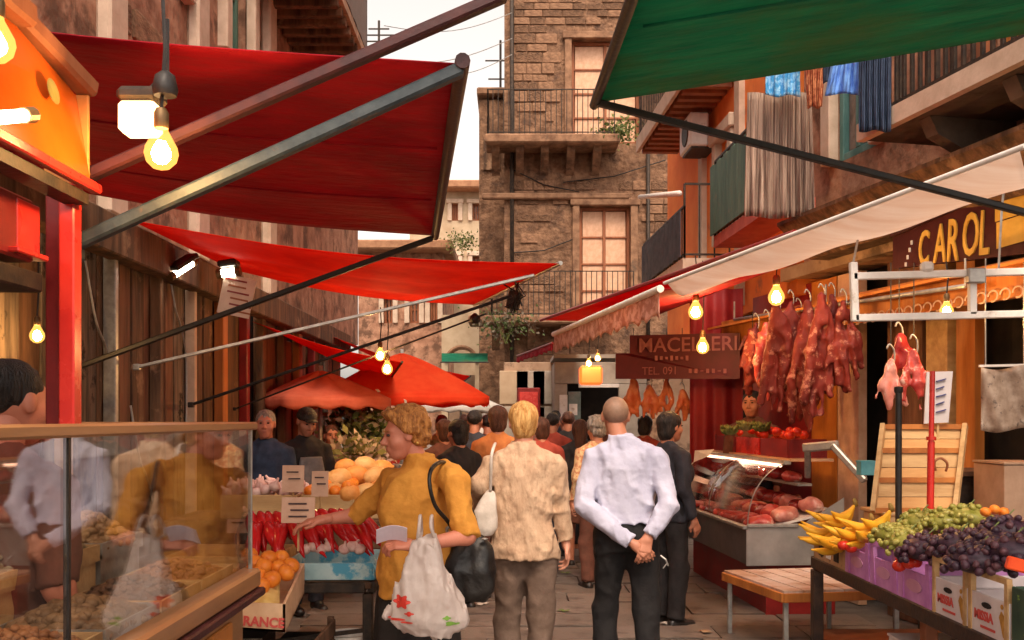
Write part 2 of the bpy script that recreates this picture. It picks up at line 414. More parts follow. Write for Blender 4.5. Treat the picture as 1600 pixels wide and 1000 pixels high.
white_cloth = pm('pinkish_white_awning_cloth', (.84,.68,.58), (.93,.82,.74), rough=.8, scale=3, st=(.4,3,3), bump=.2, bscale=90, transl=.6)
slate = pm('slate_painted_steel', (.022,.032,.040), (.055,.070,.078), rough=.5, scale=14, bump=.15, metal=.2, c3=(.10,.06,.04), c3s=9)
black_steel = pm('black_steel', (.010,.008,.008), (.03,.022,.018), rough=.5, scale=15, bump=.15)
maroon_steel = pm('maroon_steel', (.030,.006,.008), (.06,.013,.013), rough=.55, scale=15, bump=.15)
grey_steel = pm('galvanised_steel', (.28,.26,.24), (.42,.40,.37), rough=.4, scale=18, bump=.1, metal=.5)
white_paint = pm('white_painted_metal', (.66,.60,.55), (.80,.74,.68), rough=.5, scale=10, bump=.1, c3=(.45,.35,.27), c3s=6, c3lo=.62, c3hi=.7)
red_paint = pm('glossy_red_paint', (.50,.020,.016), (.66,.035,.022), rough=.28, scale=5, bump=.06, coat=.4)
dark_red_paint = pm('dark_red_paint', (.16,.010,.010), (.25,.016,.014), rough=.4, scale=5, bump=.1)
orange_panel = pm('orange_panel', (.50,.075,.005), (.62,.115,.010), rough=.22, scale=2, bump=.05, coat=.5, rvar=.06)

# ------------------------------------------------------------------ ground
gm = pm('street_surface', (.12,.095,.078), (.22,.18,.152), rough=.75, scale=5, bump=.5, bscale=60, c3=(.07,.055,.05), c3s=1.5, c3lo=.55, c3hi=.68)
g = MB().box((0, 60, -.26), (300, 300, .5)).build('ground', gm, base=(0,0,-.01)); tag(g, kind='structure')
slabm = [pm('paving_slab_%d' % i, tuple(c*f for c in (.122,.094,.078)), tuple(c*f for c in (.20,.158,.132)), rough=.5, rvar=.3, scale=6, bump=.45, bscale=45, c3=(.065,.05,.043), c3s=2.2, c3lo=.50, c3hi=.64) for i, f in enumerate((.9, 1.0, 1.12))]
slab_me = [proto_mesh('paving_slab', MB().box((0,0,0), (1,1,1), ch=.03), m_, smooth=False) for m_ in slabm]
y = 4.2
while y < 18:
    hgt = random.uniform(.42, .58); x = -1.5 + random.uniform(-.3, 0)
    while x < 2.3:
        L_ = random.uniform(.6, .95)
        place('paving_slab', random.choice(slab_me), g, (x+L_/2, y+hgt/2, .012+random.uniform(-.006,.006)), (random.uniform(-.006,.006), random.uniform(-.006,.006), random.uniform(-.01,.01)), (L_-.014, hgt-.014, .05))
        x += L_
    y += hgt

# ------------------------------------------------------------------ facade helpers
def facade(name, O, u, n, L, z0, z1, ops, th, m, parent):
    """wall slab with openings; O start point at ground, u along, n outward normal"""
    O = Vector(O); u = Vector(u).normalized(); n = Vector(n).normalized(); mb = MB()
    us = sorted({0, L, *[o[0] for o in ops], *[o[1] for o in ops]}); zs = sorted({z0, z1, *[o[2] for o in ops], *[o[3] for o in ops]})
    M = Matrix((u, n, Vector((0,0,1)))).transposed()
    for a, b in zip(us, us[1:]):
        run = None
        for c, d in list(zip(zs, zs[1:]))+[(None, None)]:
            solid = c is not None and not any(o[0] < (a+b)/2 < o[1] and o[2] < (c+d)/2 < o[3] for o in ops)
            if solid: run = (run[0], d) if run else (c, d)
            elif run:
                mb.box(O+u*(a+b)/2-n*th/2+Vector((0,0,(run[0]+run[1])/2)), (b-a, th, run[1]-run[0]), M); run = None
    return mb.build(name, m, parent)

def frame_M(u, n): return Matrix((Vector(u).normalized(), Vector(n).normalized(), Vector((0,0,1)))).transposed()

def window(parent, O, u, n, u0, u1, z0, z1, cols, rows, fm, pmm, rec=.14, fw=.07, surround=None, name='window'):
    """frame, glazing bars and one pane object per light"""
    O = Vector(O); u = Vector(u).normalized(); n = Vector(n).normalized(); M = frame_M(u, n); Z = Vector((0,0,1)); mb = MB()
    c = lambda a, z, dn: O+u*a+Z*z+n*dn
    for a in (u0+fw/2, u1-fw/2): mb.box(c(a, (z0+z1)/2, -rec), (fw, .08, z1-z0), M, .008)
    for z in (z0+fw/2, z1-fw/2): mb.box(c((u0+u1)/2, z, -rec), (u1-u0-2*fw, .076, fw), M, .008)
    w_ = (u1-u0-2*fw)/cols; h_ = (z1-z0-2*fw)/rows
    for i in range(1, cols): mb.box(c(u0+fw+i*w_, (z0+z1)/2, -rec+.006), (.07, .07, z1-z0-2*fw), M, .006)
    for j in range(1, rows): mb.box(c((u0+u1)/2, z0+fw+j*h_, -rec+.002), (u1-u0-2*fw, .055, .045), M, .006)
    mb.box(c((u0+u1)/2, (z0+z1)/2, -rec-.075), (u1-u0-.002, .05, z1-z0-.002), M)
    f = mb.build(name, fm, parent)
    pme = proto_mesh('pane', MB().box((0,0,0), (w_-.05, .012, h_-.04), M), pmm, False)
    for i in range(cols):
        for j in range(rows): place('pane', pme, f, c(u0+fw+(i+.5)*w_, z0+fw+(j+.5)*h_, -rec-.01))
    if surround:
        sb = MB(); s_ = .16
        for a in (u0-s_/2, u1+s_/2): sb.box(c(a, (z0+z1)/2, .035), (s_, .11, z1-z0), M, .01)
        sb.box(c((u0+u1)/2, z1+s_/2, .045), (u1-u0+2*s_+.1, .15, s_), M, .015)
        sb.build('surround', surround, parent)
    return f

def railing(mb, a, b, z0, z1, step=.11, r=.008, post=.014):
    a = Vector(a); b = Vector(b); L_ = (b-a).length; k = max(2, int(L_/step)); Z = Vector((0,0,1))
    for i in range(k+1):
        p = a.lerp(b, i/k); mb.tube([p+Z*z0, p+Z*z1], post if i in (0, k) else r, 5)
    for z in (z0+.04, z1): mb.bar(a+Z*z, b+Z*z, .03, .02)
    return mb

stone_me = [proto_mesh('stone_block', MB().box((0,0,0), (1,1,1), ch=.06), m_, False) for m_ in (stone2, stone)]
def stones(parent, O, u, n, L, z0, z1, ops, prob, hh=(.24,.36), ww=(.35,.75), maxn=300, prot=.05):
    O = Vector(O); u = Vector(u).normalized(); n = Vector(n).normalized(); ang = math.atan2(u.y, u.x); z = z0; k = 0
    while z < z1:
        h_ = random.uniform(*hh); a = random.uniform(0, .3)
        while a < L-.2:
            w_ = random.uniform(*ww); w_ = min(w_, L-a)
            hit = any(o[0]-.22 < a+w_ and a < o[1]+.22 and o[2]-.2 < z+h_ and z < o[3]+.2 for o in ops)
            if not hit and k < maxn and vnoise(np.array([a*.7+9]), np.array([z*.7+5]), np.array([3.3]))[0]+.5+random.uniform(-.15,.15) > 1-prob:
                pr = random.uniform(.4, 1)*prot
                place('stone_block', random.choice(stone_me), parent, O+u*(a+w_/2)+Vector((0,0,z+h_/2))+n*(pr/2-.03), (0, 0, ang+random.uniform(-.01,.01)), (w_-.025, .06+pr, h_-.025)); k += 1
            a += w_
        z += h_

# ------------------------------------------------------------------ stone palazzo at the end of the street
D = 23.0; x0 = PX(788, D); x1 = PX(1150, D)
pal = thing('stone_palazzo', 'weathered brown stone palazzo closing the end of the street, two balconied doors', 'building', ((x0+x1)/2, D, 0))
O = (x0, D, 0); U = (1,0,0); N = (0,-1,0); uof = lambda px: PX(px, D)-x0; zof = lambda py: PZ(py, D)
ops = [(uof(893), uof(1000), zof(224), zof(62)), (uof(905), uof(985), zof(500), zof(322))]
facade('wall', O, U, N, x1-x0, 0, 15, ops, .5, stone, pal)
MB().box((x0+.25, D+4.7, 7.5), (.5, 8.4, 15)).build('side_wall', stone, pal)
stones(pal, O, U, N, x1-x0, 2.4, 12.5, ops+[(0, 4.4, 7.5, 8.2), (0, 4, 3.6, 4.2)], .50, hh=(.16,.27), ww=(.22,.55), maxn=300)
for o_ in ops: window(pal, O, U, N, *o_, 2, 4, brown_paint, cream_wood, surround=stone2, name='balcony_door', rec=.2)
# string course, balcony slabs, railings
zb = zof(224)
MB().box((PX(862, D-.5), D-.48, zb-.14), (PX(965,D-.5)-PX(758,D-.5), .95, .2), ch=.03).build('balcony_slab', stone2, pal)
for px in (775, 812, 850, 890, 930): MB().prism([(PX(px,D)-.09, D, zb-.24), (PX(px,D)-.09, D-.7, zb-.24), (PX(px,D)-.09, D-.66, zb-.36), (PX(px,D)-.09, D, zb-.75)], (.18,0,0)).build('bracket', stone, pal)
rb = MB(); railing(rb, (PX(762, D-.9), D-.9, 0), (PX(960, D-.9), D-.9, 0), zb-.04, zb+.95, .115, .010); railing(rb, (PX(762, D-.9), D-.9, 0), (PX(762, D-.9), D, 0), zb-.04, zb+.95, .115, .010)
rb.build('railing', iron, pal)
zb2 = zof(497)
MB().box((PX(845, D-.5), D-.48, zb2-.12), (PX(990,D-.5)-PX(765,D-.5), .95, .18), ch=.03).build('balcony_slab', stone2, pal)
for px in (775, 830, 880): MB().prism([(PX(px,D)-.09, D, zb2-.22), (PX(px,D)-.09, D-.7, zb2-.22), (PX(px,D)-.09, D-.66, zb2-.34), (PX(px,D)-.09, D, zb2-.75)], (.18,0,0)).build('bracket', stone, pal)
rb = MB(); railing(rb, (PX(768, D-.9), D-.9, 0), (PX(990, D-.9), D-.9, 0), zb2-.03, zb2+.95, .115, .010); railing(rb, (PX(768, D-.9), D-.9, 0), (PX(768, D-.9), D, 0), zb2-.03, zb2+.95, .115, .010)
rb.build('railing', iron, pal)
MB().box((PX(868,D), D-.06, zof(308)), (uof(1010)-uof(780), .18, .14), ch=.03).build('string_course', stone2, pal)
# side bay left of the corner
MB().box((PX(770,25), 25.5, PZ(170,25)/2), (PX(792,25)-PX(752,25), 2.5, PZ(170,25)), ch=.03).build('side_bay', stone, pal)
MB().box((PX(772,25), 25.45, PZ(160,25)), (PX(792,25)-PX(748,25)+.1, 2.7, .18), ch=.03).build('cornice', stone2, pal)
MB().box((PX(770,25), 24.22, PZ(255,25)), (.42, .06, .75), ch=.01).build('shutter', old_wood, pal)

for px, a_, b_ in ((800,2.5,14.5),(1012,2.5,8.0)): MB().tube([(PX(px,D), D-.08, a_), (PX(px,D), D-.08, b_)], .045, 8).build('drainpipe', iron, pal, True)
for a_, b_ in (((795,262),(905,300)),((880,285),(1040,250)),((800,395),(900,372))): MB().tube([P(*a_, D-.06), P((a_[0]+b_[0])/2, (a_[1]+b_[1])/2+8, D-.06), P(*b_, D-.06)], .014, 5).build('cable', black_steel, pal)
# far houses
def simple_building(name, label, px0, px1, d, ztop, m, wins, roof=None, depth=6):
    t = thing(name, label, 'building', (PX((px0+px1)/2, d), d, 0)); X0 = PX(px0, d); O_ = (X0, d, 0)
    ops_ = [(PX(a,d)-X0, PX(b,d)-X0, PZ(c,d), PZ(e,d)) for a, b, c, e in wins]
    facade('wall', O_, U, N, PX(px1,d)-X0, 0, ztop, ops_, .4, m, t)
    MB().box((PX(px1,d)-.2, d+.4+depth/2, ztop/2), (.4, depth, ztop)).build('side_wall', m, t)
    for o_ in ops_: window(t, O_, U, N, *o_, 2, 2, brown_paint, glass_dark, surround=pale_trim)
    if roof: MB().box((PX((px0+px1)/2,d), d+depth/2-.3, ztop+.15), (PX(px1,d)-X0+.7, depth+.9, .3), ch=.05).build('roof', roof, t)
    return t
tile = pm('roof_tile', (.28,.13,.07), (.42,.22,.12), rough=.9, scale=6, bump=.4)
fb = simple_building('cream_house', 'cream house with pale cornice beyond the palazzo corner', 640, 800, 38, PZ(300,38), plaster_cream, [(706, 716, 345, 318), (738, 750, 345, 318), (706, 716, 440, 400), (738, 750, 440, 400)], tile)
fb2 = simple_building('tan_house', 'tan house with tall shuttered windows above the red umbrella', 560, 692, 32, PZ(395,32), plaster_pink, [(600, 614, 505, 462), (640, 655, 505, 462), (672, 684, 505, 462)], tile)
# white gabled chapel front with an arch
d = 30; wt = thing('white_archway', 'small white house front with a rounded arch at the street end', 'building', (PX(720,d), d, 0))
X0 = PX(690,d); X1 = PX(750,d); zt = PZ(492,d); ar = PX(742,d)-PX(700,d)
arch = [(X0,d,0), (X0,d,zt), (X1,d,zt), (X1,d,0)]
pts = [(PX(742,d), d, 0)] + [(PX(721,d)+ar/2*math.cos(a), d, PZ(566,d)+ar/2*math.sin(a)) for a in np.linspace(0, math.pi, 13)] + [(PX(700,d), d, 0)]
MB().prism(arch[:3]+[arch[3]]+pts, (0,.4,0)).build('wall', plaster_cream, wt)
MB().box(((X0+X1)/2, d+1.2, 1.5), (X1-X0, .1, 3)).build('passage_wall', plaster_dirty, wt)
ring = MB().tube([(PX(721,d)+(ar/2+.06)*math.cos(a), d-.03, PZ(566,d)+(ar/2+.06)*math.sin(a)) for a in np.linspace(0, math.pi, 15)], .06, 6); ring.build('arch_moulding', stone2, wt)

# ------------------------------------------------------------------ left row: old house
XL = -2.6; LO = (XL, 3.0, 0); LU = (0,1,0); LN = (1,0,0); LL = 13.8
lh = thing('old_house', 'pinkish old house above the left awnings with green shuttered window and balcony', 'building', (XL, 9.9, 0))
lops = [(3.75, 4.75, 4.9, 7.2), (5.95, 6.75, 4.9, 7.2), (8.4, 9.4, 6.1, 8.4)]
facade('wall', LO, LU, LN, LL, 2.86, 13, lops, .45, plaster_pink, lh)
MB().box((XL-2.5, 3.0+LL-.2, 6.5), (4.1, .4, 13)).build('end_wall', plaster_dirty, lh)
stones(lh, LO, LU, LN, LL, 4.2, 9.5, lops+[(7, 10, 5.8, 6.3)], .5, hh=(.22,.34), ww=(.3,.6), maxn=170, prot=.03)
green_paint = pm('faded_green_paint', (.055,.12,.085), (.12,.21,.15), rough=.7, scale=8, bump=.3, st=(1,1,.2), c3=(.20,.17,.11), c3s=5)
for k, o_ in enumerate(lops): window(lh, LO, LU, LN, *o_, 2, 3, green_paint if k else pale_trim, glass_dark, surround=pale_trim, rec=.12)
for yy in (3.35, 5.1, 7.45): MB().box((XL+.05, 3+yy, 7.9), (.1, .3, 10), ch=.02).build('pilaster', pale_trim, lh)
MB().tube([(XL+.02, 8.1, 9), (XL+.05, 9.6, 7.2), (XL+.06, 11.2, 6.7)], .012, 5).build('cable', black_steel, lh)
# balcony with beamed underside
zB = 6.05
MB().box((XL+.40, 11.0, zB+.05), (.80, 2.9, .10)).build('balcony_slab', plaster_dirty, lh)
for yy in np.arange(9.7, 12.4, .26): MB().box((XL+.39, yy, zB-.055), (.76, .1, .1), ch=.008).build('joist', old_wood, lh)
rb = MB(); railing(rb, (XL+.78, 9.58, 0), (XL+.78, 12.42, 0), zB+.1, zB+1.1, .1, .009); railing(rb, (XL+.78, 9.58, 0), (XL+.02, 9.58, 0), zB+.1, zB+1.1, .1, .009); railing(rb, (XL+.78, 12.42, 0), (XL+.02, 12.42, 0), zB+.1, zB+1.1, .1, .009)
rb.build('railing', iron, lh)
MB().sheet(lambda a, b: (XL+.80+.004*math.sin(a*40), 9.7+a*2.6, zB+.12+b*.8), 30, 3, .006).build('railing_screen', pm('grey_reed_screen', (.16,.15,.14), (.30,.28,.26), rough=.9, scale=40, st=(1,8,.2), bump=.3), lh)

# shop fronts below the left awnings: every board its own piece
sf = thing('plank_storefront', 'weathered dark plank shop front under the left red awnings', 'shop front', (XL, 9, 0))
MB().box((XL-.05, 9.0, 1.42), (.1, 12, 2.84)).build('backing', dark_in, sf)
pl_m = [old_wood, pm('grey_old_wood', (.05,.036,.027), (.25,.18,.125), rough=.85, scale=16, st=(1,1,.1), bump=.9, bscale=30, c3=(.03,.02,.015), c3s=4, c3lo=.55, c3hi=.6), pm('red_old_wood', (.085,.034,.018), (.25,.11,.055), rough=.8, scale=9, st=(1,1,.12), bump=.6, bscale=30)]
yy = 4.4
while yy < 8.5:
    w_ = random.uniform(.14, .26)
    MB().box((XL+.03+random.uniform(0,.02), yy+w_/2, 1.42), (.03, w_-.012, 2.8), ch=.004).build('plank', random.choice(pl_m), sf); yy += w_
for yy, w_, m_ in ((5.55,.07,pale_trim),(6.2,.05,grey_steel),(7.0,.06,old_wood),(7.75,.05,pale_trim),(8.55,.14,orange_wood),(9.3,.1,dark_red_paint),(9.9,.12,old_wood),(10.8,.12,pl_m[2]),(11.6,.18,orange_wood),(12.4,.1,dark_red_paint),(13.2,.2,pl_m[1]),(14.2,.16,brown_paint)):
    MB().box((XL+.10, yy, 1.42), (.08, w_, 2.8), ch=.006).build('post', m_, sf)
for yy, w_, m_, z0, z1 in ((9.0,.62,old_wood,.0,2.6),(10.35,.75,pl_m[2],.0,2.7),(11.2,.6,brown_paint,.3,2.5),(12.0,.55,pl_m[2],.2,2.6),(12.8,.65,pl_m[2],.0,2.5),(13.7,.7,plaster_pink,0,2.7)):
    MB().box((XL+.03, yy, (z0+z1)/2), (.05, w_, z1-z0), ch=.006).build('panel', m_, sf)
MB().box((XL+.16, 9.5, 2.72), (.14, 10.3, .24), ch=.01).build('lintel_beam', old_wood, sf)
for yy, z in ((5.9,2.05),(6.6,1.2),(7.3,2.3)):
    MB().tube([(XL+.07, yy, z+.5), (XL+.10, yy+.08, z+.15), (XL+.09, yy+.25, z), (XL+.08, yy+.4, z-.25), (XL+.07, yy+.42, z-.9)], .008, 5).build('cable', grey_steel, sf)

# ------------------------------------------------------------------ right row
def Wx(d): return 4.88-.22*d
ru = Vector((-.2149, .9766, 0)); rn = Vector((-.9766, -.2149, 0))
RO = Vector((Wx(3.0), 3.0, 0)); RL = 6.9
rh = thing('corner_house', 'shabby house on the right with long balcony over the fruit stall', 'building', (RO+ru*3.4))
rops = [(1.2, 2.3, 3.78, 6.1), (3.0, 4.0, 3.78, 6.1), (5.45, 6.05, 3.9, 6.0)]
facade('wall', RO, ru, rn, RL, 2.95, 12, rops, .4, plaster_pink, rh)
for o_ in rops[:2]: window(rh, RO, ru, rn, *o_, 2, 4, orange_wood, pm('amber_blind', (.55,.20,.04), (.68,.30,.08), rough=.6, scale=9, bump=.1), surround=brown_paint, rec=.1, name='balcony_door')
teal_paint = pm('teal_paint', (.06,.16,.15), (.14,.27,.25), rough=.6, scale=8, bump=.2, st=(1,1,.3))
window(rh, RO, ru, rn, *rops[2], 2, 3, teal_paint, glass_dark, surround=pale_trim, rec=.05)
# its long balcony
bz = 3.62; b0 = 0.3; b1 = 4.45
def rp(a, out, z): q = RO+ru*a+rn*out; return Vector((q.x, q.y, z))
MB().prism([rp(b0,0,bz), rp(b1,0,bz), rp(b1,.78,bz), rp(b0,.78,bz)], (0,0,.10)).build('balcony_slab', pm('concrete_slab', (.075,.05,.036), (.15,.105,.075), rough=.9, scale=4, bump=.4, bscale=20), rh)
MB().prism([rp(b0,.74,bz-.012), rp(b1,.74,bz-.012), rp(b1,.80,bz-.012), rp(b0,.80,bz-.012)], (0,0,.125)).build('slab_edge', pale_trim, rh)
for a in np.arange(b0+.3, b1, .8): MB().prism([rp(a,0,bz-.005), rp(a,.66,bz-.005), rp(a,.6,bz-.12), rp(a,0,bz-.4)], ru*.12).build('bracket', MATS['concrete_slab'], rh)
rb = MB(); railing(rb, rp(b0,.76,0), rp(b1,.76,0), bz+.1, bz+1.15, .085, .017); railing(rb, rp(b1,.76,0), rp(b1,.02,0), bz+.1, bz+1.15, .1, .011); rb.build('railing', iron, rh)
MB().prism([rp(-.2,0,2.95), rp(RL,0,2.95), rp(RL,.12,2.95), rp(-.2,.12,2.95)], (0,0,.12)).build('cornice', plaster_dirty, rh)
MB().prism([rp(-.2,.30,3.02), rp(6.0,.30,3.02), rp(6.0,.62,3.30), rp(-.2,.62,3.30)], (0,0,.03)).build('canopy', MATS['old_dark_wood'], rh)
MB().prism([rp(-.2,.001,3.02), rp(6.0,.001,3.02), rp(6.0,.30,3.02), rp(-.2,.30,3.02)], (0,0,.40)).build('canopy_box', MATS['dark_stain'], rh)

# orange house
OO = Vector((2.72, 9.5, 0)); ou = Vector((-.05, 1, 0)).normalized(); on = Vector((-1, -.05, 0)).normalized(); OL = 6.0
oh = thing('orange_house', 'bright orange plastered house on the right with two stacked balconies', 'building', OO+ou*3)
oops = [(2.2, 2.75, 3.75, 5.0)]
facade('wall', OO, ou, on, OL, 2.8, 12, oops, .4, plaster_orange, oh)
MB().prism([OO+Vector((0,0,2.8)), OO-on*3+Vector((0,0,2.8)), OO-on*3+ou*.3+Vector((0,0,2.8)), OO+ou*.3+Vector((0,0,2.8))], (0,0,9)).build('side_wall', plaster_orange, oh)
for o_ in oops: window(oh, OO, ou, on, *o_, 2, 3, pale_trim, glass_dark, surround=pale_trim, rec=.08)
def op(a, out, z): q = OO+ou*a+on*out; return Vector((q.x, q.y, z))
MB().prism([op(1.75,.0,2.9), op(1.95,.0,2.9), op(1.95,.07,2.9), op(1.75,.07,2.9)], (0,0,3.5)).build('pilaster', pale_trim, oh)
MB().prism([op(3.5,.0,2.9), op(3.7,.0,2.9), op(3.7,.07,2.9), op(3.5,.07,2.9)], (0,0,2.2)).build('pilaster', pale_trim, oh)
# near balcony with green boards, red slab
MB().prism([op(-.5,0,3.5), op(1.5,0,3.5), op(1.5,.42,3.5), op(-.5,.42,3.5)], (0,0,.12)).build('balcony_slab', pm('red_painted_slab', (.42,.07,.04), (.56,.13,.08), rough=.7, scale=6, bump=.2), oh)
rb = MB(); railing(rb, op(-.5,.40,0), op(1.5,.40,0), 3.62, 4.45, .12, .009); railing(rb, op(1.5,.40,0), op(1.5,.02,0), 3.62, 4.45, .12, .009); rb.build('railing', iron, oh)
k = 0
for a in np.arange(-.1, 1.45, .14):
    MB().prism([op(a,.425,3.64), op(a+.13,.425,3.64), op(a+.13,.445,3.64), op(a,.445,3.64)], (0,0,.74+.02*(k%2))).build('board', green_paint, oh); k += 1
# far balcony wrapped in dark cloth
MB().prism([op(1.7,0,3.3), op(4.2,0,3.3), op(4.2,.72,3.3), op(1.7,.72,3.3)], (0,0,.12)).build('balcony_slab', pale_trim, oh)
rb = MB(); railing(rb, op(1.7,.70,0), op(4.2,.70,0), 3.42, 4.0, .12, .009); railing(rb, op(1.7,.70,0), op(1.7,.02,0), 3.42, 4.25, .14, .010); rb.build('railing', iron, oh)
MB().sheet(lambda a, b: tuple(op(1.75+a*2.4, .735+.012*math.sin(a*60), 3.44+b*.52)), 40, 3, .01).build('railing_cloth', pm('slate_grey_cloth', (.045,.045,.055), (.085,.08,.09), rough=.9, scale=12, bump=.2), oh)
# upper balcony seen from below with brick joists
MB().prism([op(2.1,0,5.62), op(5.2,0,5.62), op(5.2,.58,5.62), op(2.1,.58,5.62)], (0,0,.1)).build('balcony_slab', plaster_dirty, oh)
for a in np.arange(2.2, 5.1, .24): MB().prism([op(a,.02,5.52), op(a+.11,.02,5.52), op(a+.11,.55,5.52), op(a,.55,5.52)], (0,0,.095)).build('joist', brown_paint, oh)
MB().prism([op(2.08,.585,5.54), op(5.22,.585,5.54), op(5.22,.63,5.54), op(2.08,.63,5.54)], (0,0,.2)).build('slab_edge', pale_trim, oh)
rb = MB(); railing(rb, op(2.1,.57,0), op(5.2,.57,0), 5.74, 6.7, .12, .010); rb.build('railing', iron, oh)
ac = thing('air_conditioner', 'white air conditioner unit on bracket against the orange house', 'air conditioner', op(3.3,.2,5.05))
c0 = op(3.3,.22,5.26); Mo = frame_M(ou, on)
MB().box(c0, (.6,.24,.42), Mo, .02).build('casing', white_paint, ac)
MB().lathe([(.02,-.02),(.16,-.02),(.17,0),(.16,.01)], op(3.25,.345,5.26), 16, Mo @ Matrix.Rotation(R(-90), 3, 'X')).build('fan_grille', iron, ac)
MB().box(op(3.3,.16,5.035), (.5,.3,.025), Mo).build('bracket', iron, ac)
# bay beyond, closing the right row behind the red awning
MB().prism([(2.42,15.5,0), (3.6,15.5,0), (3.6,15.9,0), (2.42,15.9,0)], (0,0,2.8)).build('ground_wall', plaster_dirty, oh)
# ------------------------------------------------------------------ awnings
def awning(name, label, fn, ff, wf, wn, m, sag=.05, bar=.022, barm=black_steel, arms=(), group=None, valance=0, ripple=.012, hem=None, seams=()):
    """fn/ff front near/far, wf/wn wall far/near"""
    fn, ff, wf, wn = map(Vector, (fn, ff, wf, wn)); c = (fn+ff+wf+wn)/4
    t = thing(name, label, 'awning', (c.x, c.y, min(fn.z, ff.z)), group)
    def S(a, b):
        p = fn.lerp(ff, a).lerp(wn.lerp(wf, a), b)
        p = p-Vector((0,0,1))*(sag*math.sin(math.pi*b)+ripple*math.sin(a*19+b*3)*math.sin(math.pi*b)**.5+.35*sag*math.sin(math.pi*a)*math.sin(math.pi*b))
        return tuple(p)
    cl = MB().sheet(S, 36, 24, .004).build('canopy', m, t, True)
    if bar: MB().tube([fn+(fn-ff).normalized()*.03, ff+(ff-fn).normalized()*.03], bar, 10).build('front_bar', barm, t, True, sharp=40)
    if valance:
        def V(a, b):
            p = fn.lerp(ff, a); sc = 1-.22*abs(math.sin(a*math.pi*(fn-ff).length/.28))
            return tuple(p+Vector((.012*math.sin(a*55)*b, 0, -.02-valance*sc*b)))
        MB().sheet(V, 120, 6, .004).build('valance', m if hem is None else hem, t, True)
    for a in seams:
        MB().tube([Vector(S(a, b))-Vector((0,0,.004)) for b in np.linspace(.02,.98,14)], .006, 5).build('seam', m, t, True)
    for a, b, w_, am in arms:
        ar = MB().bar(a, b, w_, w_*.8, ch=w_*.15).build('arm', am, t)
        MB().box(b, (w_*1.6, w_*1.8, w_*1.6), ch=w_*.2).build('bracket', am, ar)
    return t

d1, d2 = 2.8, 5.45
FN, FF = P(722,100,d1), P(680,368,d2); WN, WF = Vector((-2.45,d1,2.87)), Vector((-2.45,d2,2.87))
awning('red_awning', 'large dark red awning nearest on the left, slate arm under its cloth', FN, FF, WF, WN, red_cloth, sag=.03, barm=maroon_steel, seams=(.33,.66),
       arms=[(P(722,108,d1), P(104,387,d1-.08), .046, slate), (P(676,372,d2-.02), Vector((-2.5,d2,1.85)), .035, black_steel)])
# arm of the next awning towards the camera
d0 = 2.71
ar = thing('awning_arm', 'dark maroon folding steel arm crossing above the big red awning', 'awning arm', P(140,272,d0))
MB().bar(P(112,286,d0), P(790,-8,d0), .042, .032, ch=.006).build('arm', maroon_steel, ar)
MB().box(P(110,287,d0), (.06,.04,.07), ch=.01).build('bracket', maroon_steel, ar)
# second red awning
e1, e2 = 6.4, 8.9
awning('red_awning', 'orange-red second awning on the left, its cloth glowing from lamps below', P(874,412,e1), P(742,476,e2), Vector((-2.5,e2,2.95)), P(205,344,6.15), red_cloth2, sag=.06, bar=.014, barm=grey_steel,
       arms=[(P(835,430,6.45), Vector((-2.45,6.5,1.95)), .026, grey_steel), (P(800,462,7.2), Vector((-2.45,7.6,1.72)), .026, black_steel), (P(760,490,8.6), Vector((-2.45,8.8,1.70)), .018, black_steel)])
# green awning, right
g1, g2 = 1.9, 3.17
awning('green_awning', 'large green awning overhead at the right with black front bar', P(1040,-150,g1), P(930,160,g2), Vector((3.0,g2,3.09)), Vector((3.0,g1,3.09)), green_cloth, ripple=.005, sag=.012, bar=.016, barm=black_steel, seams=(.5,),
       arms=[(P(932,160,g2-.02), Vector((2.95,g2,1.93)), .026, black_steel)])
# butcher's red awning
awning('red_awning', 'long red awning over the butcher stall on the right', P(1238,364,5.9), P(846,500,10.9), Vector((1.9,11.0,2.90)), Vector((2.25,6.3,2.80)), pm('butcher_red_cloth', (.55,.006,.014), (.70,.014,.020), rough=.8, scale=3, bump=.4, bscale=8, bdist=.03, transl=.6), sag=.07, bar=.016, barm=dark_red_paint)
# pinkish white awning over the fruit stall
awning('white_awning', 'pinkish white awning sloping over the right-hand shop sign', P(1592,232,4.0), P(1042,441,6.5), P(1085,452,6.9), P(1622,285,4.7), white_cloth, sag=.055, bar=.012, barm=white_paint)
# small awning with white roller bar and scalloped valance
vm = pm('striped_pink_valance', (.50,.24,.18), (.72,.46,.38), rough=.8, scale=14, st=(3,.6,1), bump=.1, transl=.35, lo=.45, hi=.55)
awning('butcher_awning', 'white roller awning with scalloped pink valance below the long red awning', P(1030,452,7.2), P(866,522,10.9), Vector((1.5,11.0,2.72)), Vector((2.1,7.4,2.78)), red_cloth, sag=.03, bar=.028, barm=white_paint, valance=.20, hem=vm)
awning('small_red_awning', 'small red awning with corner hanging beside the grey kiosk', P(862,536,14), P(808,556,16), Vector((1.0,16.2,2.85)), Vector((1.3,14.2,2.95)), red_cloth, sag=.02, bar=.012, barm=dark_red_paint, valance=.1)
awning('green_shop_awning', 'small dark green awning far down the street under the arch', P(762,566,22), P(690,566,22), P(690,552,23), P(762,552,23), green_cloth, sag=.02, bar=.015)
awning('dark_red_awning', 'short dark red awning behind the pair of hanging bulbs', P(628,566,9.6), P(610,592,12), Vector((-2.5,12,2.5)), Vector((-2.5,9.6,2.55)), red_cloth2, sag=.03, bar=.012)
awning('far_red_awning', 'far orange-red awning sloping from the left wall behind the umbrellas', P(735,588,13.2), P(712,606,16.4), Vector((-2.5,16.4,2.75)), Vector((-2.5,13.2,2.75)), red_cloth2, sag=.05, bar=.012)

